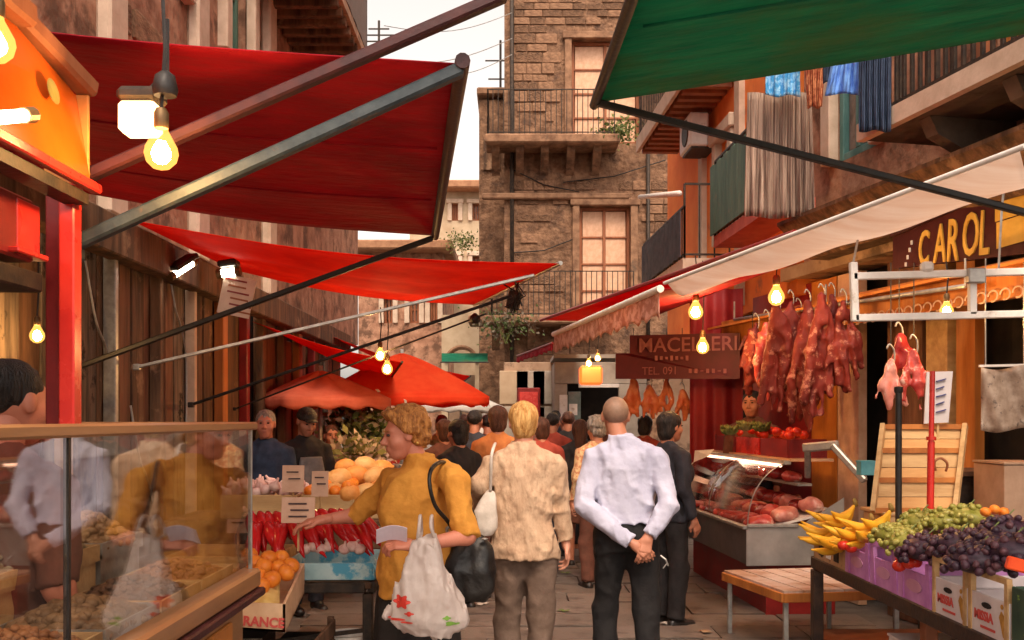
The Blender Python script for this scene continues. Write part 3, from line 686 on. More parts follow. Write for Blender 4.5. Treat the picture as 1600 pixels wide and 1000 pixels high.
# market umbrellas
def umbrella(label, c, half, z_edge, z_top, m, base, rotz=0, n=8):
    t = thing('market_umbrella', label, 'umbrella', base); c = Vector(c)
    def S(a, b):
        an = a*2*math.pi+rotz; sq = 1/max(abs(math.cos(an-rotz)), abs(math.sin(an-rotz)))
        r = half*b*(.5*sq+.5)*1.05
        return (c.x+r*math.cos(an), c.y+r*math.sin(an), z_top-(z_top-z_edge)*b**1.25+.05*math.sin(b*math.pi)*(abs(math.sin(an*n/2))-1))
    MB().sheet(lambda a, b: S(a, .02+.98*b), 64, 12, .004).build('canopy', m, t, True)
    MB().sheet(lambda a, b: tuple(Vector(S(a, 1))+Vector((0,0,-.10*b-.02*b*math.sin(a*90)))), 64, 3, .004).build('valance', m, t, True)
    MB().tube([(c.x,c.y,0),(c.x,c.y,z_top+.05)], .022, 8).build('pole', grey_steel, t, True)
    for k in range(n):
        MB().tube([(c.x,c.y,z_top-.03), tuple(Vector(S(k/n, .98))-Vector((0,0,.015)))], .007, 5).build('rib', grey_steel, t)
    return t
umbrella('glowing orange-red market umbrella in the middle of the left stalls', (-1.35,12.2,0), 1.0, 1.88, 2.42, red_bright, (-1.35,12.2,0), R(12))
umbrella('salmon red market umbrella next to the wall posts on the left', (-2.0,10.4,0), .62, 1.82, 2.12, pm('salmon_cloth', (.70,.16,.09), (.85,.26,.16), rough=.8, scale=4, bump=.1, transl=.55), (-2.0,10.4,0), R(30))
umbrella('small white parasol beyond the crowd', (-.95,18.5,0), .75, 1.85, 2.15, pm('white_parasol_cloth', (.70,.64,.58), (.85,.80,.74), rough=.8, bump=.1, transl=.4), (-.95,18.5,0), 0)

# ------------------------------------------------------------------ lamps
BULB = glow('warm_bulb', (1, .54, .18), 650)
bulb_glass = bpy.data.materials.new('bulb_halo_glass'); bulb_glass.use_nodes = True; MATS['bulb_halo_glass'] = bulb_glass
_N = bulb_glass.node_tree.nodes; _L = bulb_glass.node_tree.links; _N.remove(_N['Principled BSDF'])
_t = _N.new('ShaderNodeBsdfTransparent'); _e = _N.new('ShaderNodeEmission'); _e.inputs[0].default_value = (1,.42,.08,1); _e.inputs[1].default_value = 2.6  # emission on the clear shell paints a yellow halo round the core
_m = _N.new('ShaderNodeMixShader'); _m.inputs[0].default_value = .35; _L.new(_t.outputs[0], _m.inputs[1]); _L.new(_e.outputs[0], _m.inputs[2]); _L.new(_m.outputs[0], _N['Material Output'].inputs['Surface'])
TUBE = glow('fluorescent_tube', (1, .80, .48), 16)
COOL = glow('white_tube', (1, .88, .66), 22)
brass = pm('lamp_socket', (.10,.06,.03), (.2,.12,.05), rough=.5, metal=.5, bump=0)
DIM = glow('dim_warm_bulb', (1, .50, .14), 110)
def bulb(name, label, p, r=.035, cord=.5, group=None, gm_=None):
    p = Vector(p); t = thing(name, label, 'light bulb', p-Vector((0,0,r)), group)
    prof = [(.0015,-r), (r*.5,-r*.87), (r*.87,-r*.5), (r,0), (r*.92,r*.42), (r*.66,r*.9), (r*.42,r*1.35), (r*.36,r*1.6)]
    core = MB().lathe([(a*.58, b*.58-r*.06) for a, b in prof[:7]], p, 10).build('filament_core', gm_ or BULB, t, True)
    MB().lathe(prof, p, 16).build('glass', bulb_glass, t, True)
    MB().lathe([(r*.40,r*1.5),(r*.45,r*1.6),(r*.45,r*2.4),(r*.3,r*2.7),(.004,r*2.75)], p, 10).build('socket', brass, t, True, sharp=40)
    if cord: MB().tube([p+Vector((0,0,r*2.7)), p+Vector((.01,0,r*2.7+cord*.5)), p+Vector((0,.01,r*2.7+cord))], .005, 5).build('cord', black_steel, t)
    return t
bulb('hanging_bulb', 'big glowing bulb hanging in front of the large red awning', P(252,240,2.5), .042, .30)
bulb('hanging_bulb', 'large warm bulb half cut by the left picture edge above the orange fascia', P(-6,70,1.95), .036, .12, gm_=DIM)
bulb('hanging_bulb', 'glowing bulb beside the hanging carcasses, highest of the right-hand bulbs', P(1213,465,7.0), .058, .25)
bulb('hanging_bulb', 'glowing bulb under the red awning, above the butcher sign', P(1087,488,8.2), .062, .3)
bulb('hanging_bulb', 'glowing bulb in front of the butcher sign lettering', P(1098,543,8.6), .056, .6)
bulb('hanging_bulb', 'bulb glowing behind the white metal frame', P(1479,487,6.2), .042, .2)
bulb('hanging_bulb', 'upper bulb of the pair before the red umbrella', P(594,556,8.6), .045, .3)
bulb('hanging_bulb', 'lower bulb of the pair before the red umbrella', P(605,577,9.0), .050, .45)
bulb('hanging_bulb', 'left bulb above the orange lantern box', P(920,568,13.2), .045, .3)
bulb('hanging_bulb', 'right bulb above the orange lantern box', P(934,560,13.4), .045, .3)
bulb('hanging_bulb', 'small bulb seen behind the red kiosk post', P(58,525,4.9), .036, .3)
def tube_lamp(label, a, b, r, m, hood=True, hm=None):
    a = Vector(a); b = Vector(b); t = thing('tube_lamp', label, 'tube lamp', (a+b)/2)
    MB().tube([a, b], r, 10).build('tube', m, t, True, sharp=40)
    u = (b-a).normalized()
    for q in (a, b): MB().tube([q-u*.02, q+u*.02], r*1.25, 10).build('end_cap', brass, t)
    if hood: MB().bar(a+Vector((0,0,r*2.1)), b+Vector((0,0,r*2.1)), r*4.5, r*1.6, ch=r*.4).build('housing', hm or black_steel, t)
    return t
tube_lamp('bright tube lamp against the orange fascia at the left edge', P(-80,190,1.9), P(44,180,2.18), .0145, TUBE, False)
tube_lamp('white tube lamp in a slanted black housing on the plank wall', P(268,432,6.9), P(302,410,7.1), .024, COOL, True)
tube_lamp('short white tube lamp above the tilted poster', P(343,428,7.6), P(372,424,7.6), .032, COOL, True)
# boxy lantern next to the big bulb
lt = thing('box_lantern', 'square white glowing lantern hanging beside the big bulb', 'lantern', P(222,215,2.55))
MB().box(P(220,186,2.55), (.096,.075,.085), ch=.012).build('diffuser', glow('lantern_glow', (1,.60,.26), 4.5), lt)
MB().box(P(222,152,2.55), (.108,.085,.038), ch=.012).build('hood', iron, lt)
MB().tube([P(228,145,2.55), P(262,110,2.55), P(262,30,2.55)], .005, 5).build('cord', black_steel, lt)
MB().lathe([(.028,0),(.033,.016),(.025,.05),(.01,.062)], P(258,150,2.5), 10).build('socket_cover', black_steel, lt, True, sharp=40)

# ------------------------------------------------------------------ left kiosk
xk = -1.145; yk = 2.66
kk = thing('market_kiosk', 'red painted market kiosk with glossy orange lit fascia at the left', 'kiosk', (xk-.3, 2.0, 0))
MB().box((xk-.088,yk+.04,1.905), (.045,.05,.66), ch=.004).build('post', dark_red_paint, kk)
MB().box((xk-.036,yk,1.905), (.042,.05,.66), ch=.004).build('post', red_paint, kk)
A = [(xk+.02,yk,2.235), (xk+.02,.6,2.235), (xk-.07,.6,2.56), (xk-.04,yk-.28,2.55), (xk-.02,yk,2.475)]
MB().prism(A, (-.02,0,0)).build('fascia', orange_panel, kk)
MB().bar((xk+.028,.6,2.228), (xk+.028,yk+.02,2.228), .028, .026, ch=.004).build('trim', red_paint, kk)
MB().bar((xk-.012,.6,2.195), (xk-.012,yk-.01,2.195), .06, .03).build('gutter', iron, kk)
MB().bar((xk-.03,.6,2.585), (xk-.05,yk-.25,2.585), .10, .06, ch=.01).bar((xk-.05,yk-.26,2.585), (xk-.0,yk+.04,2.50), .06, .05, ch=.01).build('roller_housing', brown_paint, kk)
MB().box((xk-.05,yk+.012,2.36), (.12,.012,.24), ch=.003).build('end_panel', pm('ochre_end_panel', (.55,.19,.04), (.68,.27,.06), rough=.5, bump=.1), kk)
MB().lathe([(.026,0),(.032,.004),(.016,.007),(.003,.008)], (xk+.008,2.46,2.42), 14, Matrix.Rotation(R(80),3,'Y')).build('emblem', pm('olive_emblem', (.10,.08,.02), (.25,.20,.05), rough=.5, bump=.2), kk)
MB().box((xk-.20,1.8,2.09), (.24,1.5,.16), ch=.006).build('shelf_box', dark_red_paint, kk)
MB().box((xk-.115,2.50,2.025), (.12,.16,.014), ch=.003).build('shelf', red_paint, kk)
MB().box((xk-.085,2.52,2.09), (.014,.12,.14), ch=.003).build('bracket_board', red_paint, kk)
MB().box((xk-.20,1.8,1.965), (.24,1.6,.05), ch=.005).build('shelf', iron, kk)
MB().box((xk-.62,1.9,2.0), (.03,1.9,.85)).build('back_wall', old_wood, kk)
MB().box((xk-.10,yk+.05,1.80), (.03,.04,.42), ch=.004).build('post', old_wood, kk)

# ------------------------------------------------------------------ glass display case
xg = -.97; yF = 3.70; yN = 1.2; z0, z1 = 1.05, 1.585
gc = thing('glass_case', 'wooden framed glass case of dried goods mirroring the shoppers, bottom left', 'display case', (-1.36, 2.45, 0))
GL = glassmat('case_glass', (.97,.95,.92), .09)
xb = xg-.78; rz = z0-.03
MB().box(((xg+xb)/2,(yN+yF)/2,rz/2-.03), (.74,yF-yN-.06,rz-.06), ch=.01).build('cabinet', wood_case, gc)
for yy in np.arange(yN+.25, yF-.1, .46): MB().box((xg-.018,yy,.50), (.02,.40,.80), ch=.006).build('door_panel', orange_wood, gc)
MB().bar((xg-.005,yN,rz), (xg-.005,yF+.02,rz), .075, .07, ch=.01).build('lower_rail', wood_case, gc)
MB().bar((xg+.02,yN,rz-.05), (xg+.02,yF+.02,rz-.05), .06, .03, ch=.006).build('edge_moulding', maroon_steel, gc)
MB().bar((xg,yN,z1), (xg,yF+.012,z1), .045, .03, ch=.006).build('upper_rail', wood_case, gc)
MB().bar((xg-.03,yF,z1+.001), (xb-.01,yF,z1+.001), .045, .028, ch=.006).build('upper_rail', wood_case, gc)
MB().bar((xb,yN,z1), (xb,yF-.03,z1), .04, .026, ch=.006).build('upper_rail', wood_case, gc)
MB().bar((xg-.045,yF-.004,rz), (xb-.01,yF-.004,rz), .06, .068, ch=.01).build('lower_rail', wood_case, gc)
yM = -xg*F/(800-105)
for ya, yb in ((yN, yM-.008), (yM+.008, yF-.015)): MB().box((xg,(ya+yb)/2,(z0+z1)/2+.01), (.006,yb-ya,z1-z0-.03)).build('pane', GL, gc)
MB().box((xg,yM,(z0+z1)/2+.01), (.012,.012,z1-z0-.03)).build('glazing_bar', black_steel, gc)
MB().box(((xg+xb)/2,yF-.003,(z0+z1)/2+.01), (abs(xg-xb)-.03,.006,z1-z0-.03)).build('pane', glassmat('end_glass', (.97,.95,.92), .09), gc)
MB().box((xg-.002,yF-.004,(z0+z1)/2), (.014,.014,z1-z0), ch=.003).build('corner_bead', grey_steel, gc)
MB().box((-1.36,(yN+yF)/2,rz-.01), (.70,yF-yN-.1,.02)).build('deck', dark_in, gc)
MB().box((xb-.015,(yN+yF)/2,1.2), (.02,yF-yN,.5)).build('back_board', old_wood, gc)
# trays of dried goods inside
nutc = [((.16,.085,.04),(.38,.22,.11)), ((.24,.12,.05),(.45,.27,.13)), ((.10,.045,.025),(.26,.13,.07)), ((.38,.26,.15),(.60,.46,.30)), ((.30,.11,.04),(.50,.22,.09)), ((.20,.13,.06),(.42,.30,.16))]
def heap(parent, name, x0, x1, y0, y1, z, hgt, r, n, m, elong=1.3):
    mb = MB()
    base = [Vector(p) for p in [(0,0,1),(0,0,-1),(1,0,0),(-1,0,0),(0,1,0),(0,-1,0)]]
    fc = [(0,2,4),(0,4,3),(0,3,5),(0,5,2),(1,4,2),(1,3,4),(1,5,3),(1,2,5)]
    # rounded lump: subdivided octahedron
    V = list(base); Fs = []; cache = {}
    def mid(a, b):
        k_ = (min(a,b), max(a,b))
        if k_ not in cache: cache[k_] = len(V); V.append((V[a]+V[b]).normalized())
        return cache[k_]
    for a, b, c in fc:
        p, q, r_ = mid(a,b), mid(b,c), mid(c,a); Fs += [(a,p,r_),(p,b,q),(r_,q,c),(p,q,r_)]
    for _ in range(n):
        u, v_ = random.random(), random.random(); xx = x0+(x1-x0)*u; yy = y0+(y1-y0)*v_
        hz = z+hgt*(math.sin(math.pi*u)*math.sin(math.pi*v_))**.6*random.uniform(.75,1)
        M = Matrix.Rotation(random.random()*6.3, 3, 'Z') @ Matrix.Rotation(random.uniform(-.6,.6), 3, 'X'); s_ = r*random.uniform(.75,1.25)
        mb.add([Vector((xx,yy,hz))+M@Vector((p.x*s_*elong, p.y*s_, p.z*s_*.8)) for p in V], Fs)
    def S(a, b): return (x0+(x1-x0)*a, y0+(y1-y0)*b, z-.004+hgt*.86*(max(0,math.sin(math.pi*a)*math.sin(math.pi*b)))**.6)
    mb.sheet(S, 12, 12, .004)
    o = mb.build(name, m, parent, True); o['kind'] = 'stuff'; return o
names = ['walnuts','almonds','dark raisins','pale beans','dried apricots','hazelnuts']
kx = 0
for i, (ya, yb) in enumerate(((1.3,1.68),(1.70,2.08),(2.10,2.48),(2.50,2.88),(2.90,3.26),(3.28,3.64))):
    for j, (xa, xb) in enumerate(((-1.32,-1.02),(-1.71,-1.35))):
        c1, c2 = [tuple(q*.62 for q in c_) for c_ in nutc[(i*2+j*3) % 6]]; mm = pm('dried_goods_%d' % ((i*2+j*3) % 6), c1, c2, rough=.6, scale=22, bump=.2)
        row = 'front' if j == 0 else 'back'
        tr = thing('nut_tray', 'shallow tray of dried goods in the glass case, %s row, %s from its far end' % (row, ['sixth','fifth','fourth','third','second','first'][i]), 'tray', ((xa+xb)/2,(ya+yb)/2,1.025), 'trays in the glass case')
        mb = MB(); zt = 1.025+.12*j
        if j: mb.box(((xa+xb)/2,(ya+yb)/2,zt-.055), (xb-xa-.02,yb-ya-.02,.11))
        mb.box(((xa+xb)/2,(ya+yb)/2,zt+.008), (xb-xa,yb-ya,.012))
        for q in (xa+.004, xb-.004): mb.box((q,(ya+yb)/2,zt+.03), (.008,yb-ya,.05))
        for q in (ya+.004, yb-.004): mb.box(((xa+xb)/2,q,zt+.03), (xb-xa-.018,.008,.05))
        mb.build('pan', crate_wood if (i+j) % 3 else grey_steel, tr)
        heap(tr, 'contents', xa+.012, xb-.012, ya+.012, yb-.012, zt+.028, .07+.05*j, .011+.006*((i+j)%3==0), 330, mm)

# ------------------------------------------------------------------ poster by the second lamp, hanging signs on the left
ps = thing('poster', 'white poster with rows of print hanging tilted on the left wall', 'poster', P(370,495,7.6))
Mp = Matrix.Rotation(R(12),3,'Y')
MB().box(P(370,463,7.6), (.25,.008,.30), Mp).build('sheet', pm('poster_paper', (.55,.45,.38), (.68,.58,.50), rough=.7, bump=.05), ps)
for k in range(6): MB().box(P(369+k*1.5,438+k*10,7.594), (.17-.03*(k%2),.003,.014), Mp).build('print_line', brown_paint if k%2 else dark_red_paint, ps)

# ------------------------------------------------------------------ butcher shop
bs = thing('butcher_shop', 'open butcher shop front on the right with orange boards and dark doorway', 'shop front', (Wx(7),7,0))
def wp(d, out, z): q = Vector((Wx(d), d, 0))+rn*out; return Vector((q.x,q.y,z))
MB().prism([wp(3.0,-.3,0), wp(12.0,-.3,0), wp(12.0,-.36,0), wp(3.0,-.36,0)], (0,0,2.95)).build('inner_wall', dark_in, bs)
amber = pm('amber_painted_board', (.50,.15,.02), (.66,.24,.04), rough=.5, scale=5, st=(1,1,.3), bump=.2)
darkredwall = pm('dark_red_tarp', (.20,.010,.012), (.30,.018,.018), rough=.6, scale=3, bump=.2, bscale=12, bdist=.03)
for d0_, d1_, z0_, z1_, m_ in ((3.6,4.2,0,2.9,plaster_dirty),(4.25,5.0,0,2.05,crate_wood),(5.05,5.35,0,2.9,orange_wood),(5.4,6.0,0,2.0,pl_m[1]),(5.9,6.15,0,2.9,amber),(6.2,6.5,0,2.9,amber),(7.15,7.35,0,2.9,orange_wood),(7.45,7.7,0,2.9,crate_wood),(7.75,8.2,0,2.9,pl_m[2]),(8.62,8.95,0,2.9,cream_wood),(8.97,9.4,0,2.9,amber),(9.4,10.6,0,2.9,darkredwall)):
    MB().prism([wp(d0_,-.02,z0_), wp(d1_,-.02,z0_), wp(d1_,-.10,z0_), wp(d0_,-.10,z0_)], (0,0,z1_-z0_)).build('board', m_, bs)
MB().prism([wp(4.0,.30,2.36), wp(10.6,.30,2.40), wp(10.6,.34,2.40), wp(4.0,.34,2.36)], (0,0,.24)).build('fascia_beam', orange_wood, bs)
MB().prism([wp(4.0,.0,2.62), wp(10.6,.0,2.62), wp(10.6,.5,2.55), wp(4.0,.5,2.55)], (0,0,.02)).build('soffit', amber, bs)
# scrollwork along the beam
sc = MB()
for k in range(40):
    d_ = 4.6+k*.11; c = wp(d_, .38, 2.40)
    sc.tube([c+ru*(.045*math.cos(t))+Vector((0,0,.035*math.sin(t))) for t in np.linspace(0, 5, 9)], .006, 4)
so_ = sc.build('scrollwork', pm('pale_scroll', (.55,.35,.25), (.7,.5,.38), rough=.6, bump=0), bs)

# sign CAROL
cs = thing('shop_sign', 'dark maroon shop sign with tall yellow letters CAROL', 'sign', wp(6.6,.1,2.55))
sg_m = pm('maroon_signboard', (.045,.006,.008), (.075,.012,.012), rough=.4, scale=6, bump=.1)
yel = pm('yellow_letters', (.62,.34,.05), (.78,.47,.09), rough=.5, bump=.05)
sa = P(1395,420,7.4); sb_ = P(1640,392,6.1); ta = P(1395,368,7.4); tb = P(1640,262,6.1)
su = (sb_-sa).normalized(); sn = su.cross(Vector((0,0,1))).normalized()
if sn.y > 0: sn = -sn
MB().prism([sa, sb_, tb, ta], -sn*.04).build('board', sg_m, cs)
MB().bar(ta+sn*.01, tb+sn*.01, .03, .03).build('frame', maroon_steel, cs)
for k, (ch, px, pyb, pyt, dd, sq) in enumerate((('C',1441,414,362,7.16,1),('A',1468,411,352,7.02,1),('R',1488,409,344,6.91,1),('O',1514,401,335,6.78,1),('L',1539,399,330,6.64,1))):
    b_ = P(px,pyb,dd); hgt = (pyb-pyt)*dd/F
    t_ = (b_-sa).dot(su); b2 = sa+su*t_+sn*.006; b2.z = b_.z
    text('letter', ch, hgt/.70, yel, cs, b2, su, (0,0,1), .006, .44, bold=.004)
for k, (pa, pb) in enumerate(((338,322),(380,352))):
    l0 = P(1574,pa+20,6.5); t_ = (l0-sa).dot(su); l0b = sa+su*t_+sn*.008
    pl_ = [Vector((l0b.x,l0b.y,PZ(pa+12,6.55))), Vector((l0b.x,l0b.y,PZ(pb,6.55)))]; e_ = su*.55
    MB().prism([pl_[0], pl_[0]+e_+Vector((0,0,.07)), pl_[1]+e_+Vector((0,0,.07)), pl_[1]], sn*.006).build('label_plate', yel, cs)
for k in range(4):
    q = sa+su*(.14+k*.02)+sn*.004; MB().box((q.x,q.y,2.74+.05*k), (.012,.012,.03)).build('small_print', white_paint, cs)

# white metal frame
wf_ = thing('metal_frame', 'white square-tube frame hanging before the shop sign on the right', 'frame', P(1465,495,5.0))
dW = 5.0
for a, b in (((1332,432),(1620,424)),((1335,497),(1620,490)),((1333,410),(1336,502)),((1519,436),(1519,492))):
    MB().bar(P(*a,dW), P(*b,dW), .036, .036, up=(0,1,0), ch=.004).build('rail', white_paint, wf_)
MB().box(P(1524,431,dW-.02), (.085,.05,.075), ch=.006).build('joint_plate', grey_steel, wf_)
MB().box(P(1448,417,dW-.01), (.06,.05,.05), ch=.012).build('clamp', white_paint, wf_)
MB().tube([P(1333,412,dW), P(1345,350,dW+.4), P(1372,330,5.3)], .006, 5).build('hanger', grey_steel, wf_)
MB().tube([P(1560,424,dW), P(1565,330,dW+.1), P(1568,300,5.1)], .006, 5).build('hanger', grey_steel, wf_)

# butcher's sign
ms = thing('butcher_sign', 'dark red butcher sign reading MACELLERIA behind the glowing bulbs', 'sign', P(1060,600,10.2))
sm_ = pm('dark_red_signboard', (.085,.007,.012), (.13,.012,.018), rough=.5, scale=4, bump=.1)
MB().prism([P(962,592,10.4), P(1156,592,10.0), P(1156,520,10.0), P(984,524,10.4), P(984,552,10.4), P(962,552,10.4)], (0,.03,0)).build('board', sm_, ms)
lm = pm('faded_pink_letters', (.24,.065,.06), (.36,.11,.10), rough=.6, bump=.05)
xs = (P(1156,0,10.0)-P(984,0,10.4)); xs.z = 0; L_ = xs.length
off = Vector((0,-.055,0))
text('lettering', 'MACELLERIA', .205, lm, ms, P(996,551,10.36)+off, xs, (0,0,1), .002, 1.0, bold=.002).data
text('lettering', 'TEL. 091', .115, lm, ms, P(1002,586,10.35)+off, xs, (0,0,1), .002, .9)
for k in range(7): MB().box(P(1077+k*9,580,10.16-.02*k)+off, (.03,.006,.045 if k not in (2,5) else .012)).build('worn_digit', lm, ms)
for k in range(7): MB().box(P(1024+k*8,560,10.28-.016*k)+off, (.028,.006,.05-.012*(k%3))).build('worn_letter', lm, ms)
# dark red tarp hanging behind it
one('red_tarp', MB().sheet(lambda a, b: (PX(1078,10.6)+a*.56+.0, 10.6+.03*math.sin(a*17), 1.0+b*2.0), 40, 8, .006), darkredwall, 'dark red tarp hanging as a curtain below the butcher sign', 'tarp', smooth=True)

# grey kiosk far centre
gk = thing('grey_kiosk', 'pale grey kiosk with dark open doorway beyond the crowd', 'kiosk', (PX(925,16),16.5,0))
pk = pm('pale_grey_panel', (.30,.25,.205), (.44,.38,.31), rough=.6, scale=4, bump=.1, c3=(.36,.32,.27), c3s=3)
X = lambda px: PX(px,16)
for a, b, z0_, z1_ in ((866,886,0,PZ(600,16)),(966,1010,0,PZ(600,16)),(866,1010,PZ(600,16)+.003,PZ(566,16))):
    MB().box(((X(a)+X(b))/2,16,(z0_+z1_)/2), (X(b)-X(a),.1,z1_-z0_), ch=.01).build('panel', pk, gk)
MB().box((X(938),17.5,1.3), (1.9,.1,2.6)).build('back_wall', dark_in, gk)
MB().box((X(938),16.7,2.62), (1.5,1.5,.06)).build('roof', pk, gk)
MB().box((X(866)+.05,16.75,1.28), (.08,1.4,2.5)).build('side_panel', pk, gk)
MB().box((X(935),15.93,PZ(603,16)), (X(968)-X(905),.05,.06), ch=.005).build('lintel', white_paint, gk)
MB().box((X(880),15.93,1.0), (.13,.05,2.0), ch=.005).build('door_jamb', white_paint, gk)
MB().box((X(897),15.9,1.05), (.2,.02,2.0), ch=.004).build('glass_door', pm('greenish_door_glass', (.10,.14,.13), (.18,.22,.20), rough=.15, bump=0), gk)
MB().box((X(895),15.88,PZ(640,16)), (.13,.004,.18)).build('notice', white_paint, gk)
lb = thing('orange_lantern', 'glowing orange-red lantern box above the kiosk doorway', 'lantern', P(923,602,13.6))
MB().box(P(923,587,13.6), (.31,.2,.25), ch=.03).build('body', glow('orange_lantern_glow', (1,.10,.015), 1.6), lb)
MB().box(P(923,573,13.6), (.27,.17,.02)).build('rim', brass, lb)
rbx = thing('red_cabinet', 'red metal cabinet on the wall left of the grey kiosk', 'cabinet', P(826,652,17))
MB().box(P(826,629,17), (.39,.25,.5), ch=.015).build('body', dark_red_paint, rbx); MB().box(P(826,629,16.86), (.31,.01,.36), ch=.004).build('door', red_paint, rbx)
low = thing('low_wall', 'dirty pale ground floor wall between the red cabinet and kiosk', 'wall', (PX(820,17.3),17.3,0))
MB().box((PX(828,17.3),17.4,1.3), (PX(868,17.3)-PX(786,17.3),.2,2.6), ch=.01).build('wall', plaster_dirty, low)
for k in range(3):
    for j in range(4): MB().box((PX(794+k*26,17.3)+.1,17.28,.3+j*.62), (.5,.05,.58), ch=.01).build('slab_tile', pk if (k+j)%3 else plaster_cream, low)

# antennas and wires against the sky
def antenna(label, p, h_, bars):
    t = thing('roof_antenna', label, 'antenna', p); p = Vector(p)
    MB().tube([p, p+Vector((0,0,h_))], .03, 5).build('mast', iron, t)
    for z, w_ in bars: MB().bar(p+Vector((-w_/2,0,z)), p+Vector((w_/2,0,z)), .03, .03).build('crossbar', iron, t)
antenna('bushy roof antenna against the white sky beside the left balcony', P(592,110,24), 1.2, ((.55,.9),(.7,.75),(.85,1.05),(1.0,.5)))
antenna('roof antenna beside the palazzo corner', P(782,165,24.4), 1.6, ((.65,.6),(1.1,.75)))
for k, (a, b) in enumerate((((600,40,20),(800,20,22)),((560,95,17),(800,60,22)),((640,110,20),(800,85,22)))):
    A_, B_ = P(*a), P(*b)
    one('overhead_wire', MB().tube([A_.lerp(B_, t)-Vector((0,0,.25*math.sin(math.pi*t))) for t in np.linspace(0,1,9)], .008, 4), grey_steel, ['topmost','middle','lowest'][k]+' thin wire across the white sky gap', 'wire')
# ------------------------------------------------------------------ people
def skinm(k, c1, c2): return pm('skin_%s' % k, c1, c2, rough=.5, scale=9, bump=.12, bscale=120, spec=.4)
SK = skinm('fair', (.52,.225,.145), (.62,.29,.19)); SKT = skinm('tan', (.40,.155,.09), (.48,.20,.12)); SKR = skinm('ruddy', (.50,.17,.105), (.58,.22,.14))
def hairm(k, c1, c2): return pm('hair_%s' % k, c1, c2, rough=.5, scale=55, st=(1,1,.14), lo=.40, hi=.60, bump=1.0, bscale=170, bst=(1,1,.12), bdist=.012)
H_BLOND = hairm('golden', (.24,.080,.016), (.52,.215,.055)); H_LB = hairm('light_blond', (.42,.18,.04), (.72,.42,.15)); H_BLK = hairm('black', (.008,.006,.006), (.03,.02,.016)); H_BRN = hairm('brown', (.045,.015,.008), (.10,.035,.018)); H_GRY = hairm('grey', (.16,.14,.125), (.34,.30,.27)); H_SHV = pm('shaved_scalp', (.20,.115,.075), (.30,.17,.115), rough=.55, scale=16, bump=.25, bscale=200)
EYE_W = pm('eye', (.02,.012,.01), (.04,.02,.015), rough=.15, bump=0); LIP = pm('lips', (.36,.09,.07), (.42,.12,.09), rough=.45, bump=0)
SHOE = pm('black_shoe', (.012,.010,.010), (.03,.024,.022), rough=.4, bump=.1)
def cloth(k, c1, c2=None, **kw):
    kw.setdefault('rough', .85); kw.setdefault('scale', 12); kw.setdefault('bump', .3); kw.setdefault('bscale', 30)
    return pm('cloth_'+k, c1, c2, **kw)

def rotz(a): return Matrix.Rotation(a, 3, 'Z')
def hand_sdf(S, wrist, f, n, side, s=1.0, curl=(.5,.55,.6,.65), thumb=.5):
    """palm, four unequal bent fingers, thumb from the side of the palm; f finger dir, n back-of-hand dir, side +-1 picks thumb side"""
    W = Vector(wrist); f = Vector(f).normalized(); n = Vector(n); n = (n-f*n.dot(f)).normalized(); t = n.cross(f)*side
    S.cone(W-f*.03*s, W+f*.02*s, .024*s, .026*s, .01)
    for i, o in enumerate((.028,.0095,-.0095,-.027)):
        o *= s; kn = W+f*(.088-.004*abs(i-1))*s+t*o
        S.cone(W+f*.012*s+t*o*.55, kn, .0145*s, .0115*s, .012)
        d = f; p = kn; L = (.95,1.05,1.0,.80)[i]*s
        for seg, (ln, rr) in enumerate(((.042,.0092),(.026,.0084),(.021,.0074))):
            a = curl[i]*(.75 if seg == 0 else 1.0); d = Matrix.Rotation(a, 3, t*side) @ d if False else (d*math.cos(a)-n_perp(d, n, t)*math.sin(a)).normalized()
            q = p+d*ln*L; S.cone(p, q, rr*s, rr*.93*s, .004); p = q
    b = W+f*.028*s+t*.026*s; d1_ = (f*.62+t*.72-n*.25).normalized(); m_ = b+d1_*.036*s; d2_ = (f*(.9)+t*(.35-thumb*.6)-n*.35*thumb).normalized()
    S.cone(W+f*.01*s+t*.012*s, b, .015*s, .014*s, .01); S.cone(b, m_, .0135*s, .0108*s, .006); S.cone(m_, m_+d2_*.03*s, .0105*s, .0088*s, .004)
def n_perp(d, n, t):
    q = t.cross(d)
    if q.dot(n) < 0 and abs(q.dot(n)) > .02: q = -q
    # keep a continuous "back of the finger" direction
    w_ = n-d*n.dot(d)
    return w_.normalized() if w_.length > .25 else q.normalized()

def head_sdf(S, c, M, s=1.0, nose=1.0, jaw=1.0):
    c = Vector(c); p = lambda x, y, z: c+M@(Vector((x,y,z))*s); Mr = np.array(M)
    e = lambda q, r, k=.02, sub=False: S.ell(p(*q), tuple(a*s for a in r), k*s, Mr, sub)
    e((0,-.014,.030), (.074,.094,.084)); e((0,.018,-.030), (.060,.070,.084), .03)
    e((0,.048,-.088), (.030*jaw,.028,.022), .035); e((0,.066,.032), (.048,.018,.012), .02)
    for sx in (-1,1):
        e((sx*.038,.052,-.028), (.026,.026,.024), .025); e((sx*.030,.100,.012), (.015,.017,.011), .012, True)
        e((sx*.075,-.008,.0), (.010,.020,.031), .012)
        e((sx*.012,.090,-.030), (.010,.012,.009), .008)
    S.cone(p(0,.082,.018), p(0,.108*nose+(1-nose)*.09,-.024), .008*s, .0125*s, .014*s)
    e((0,.083,-.052), (.024,.012,.007), .012); e((0,.080,-.066), (.022,.012,.008), .012)

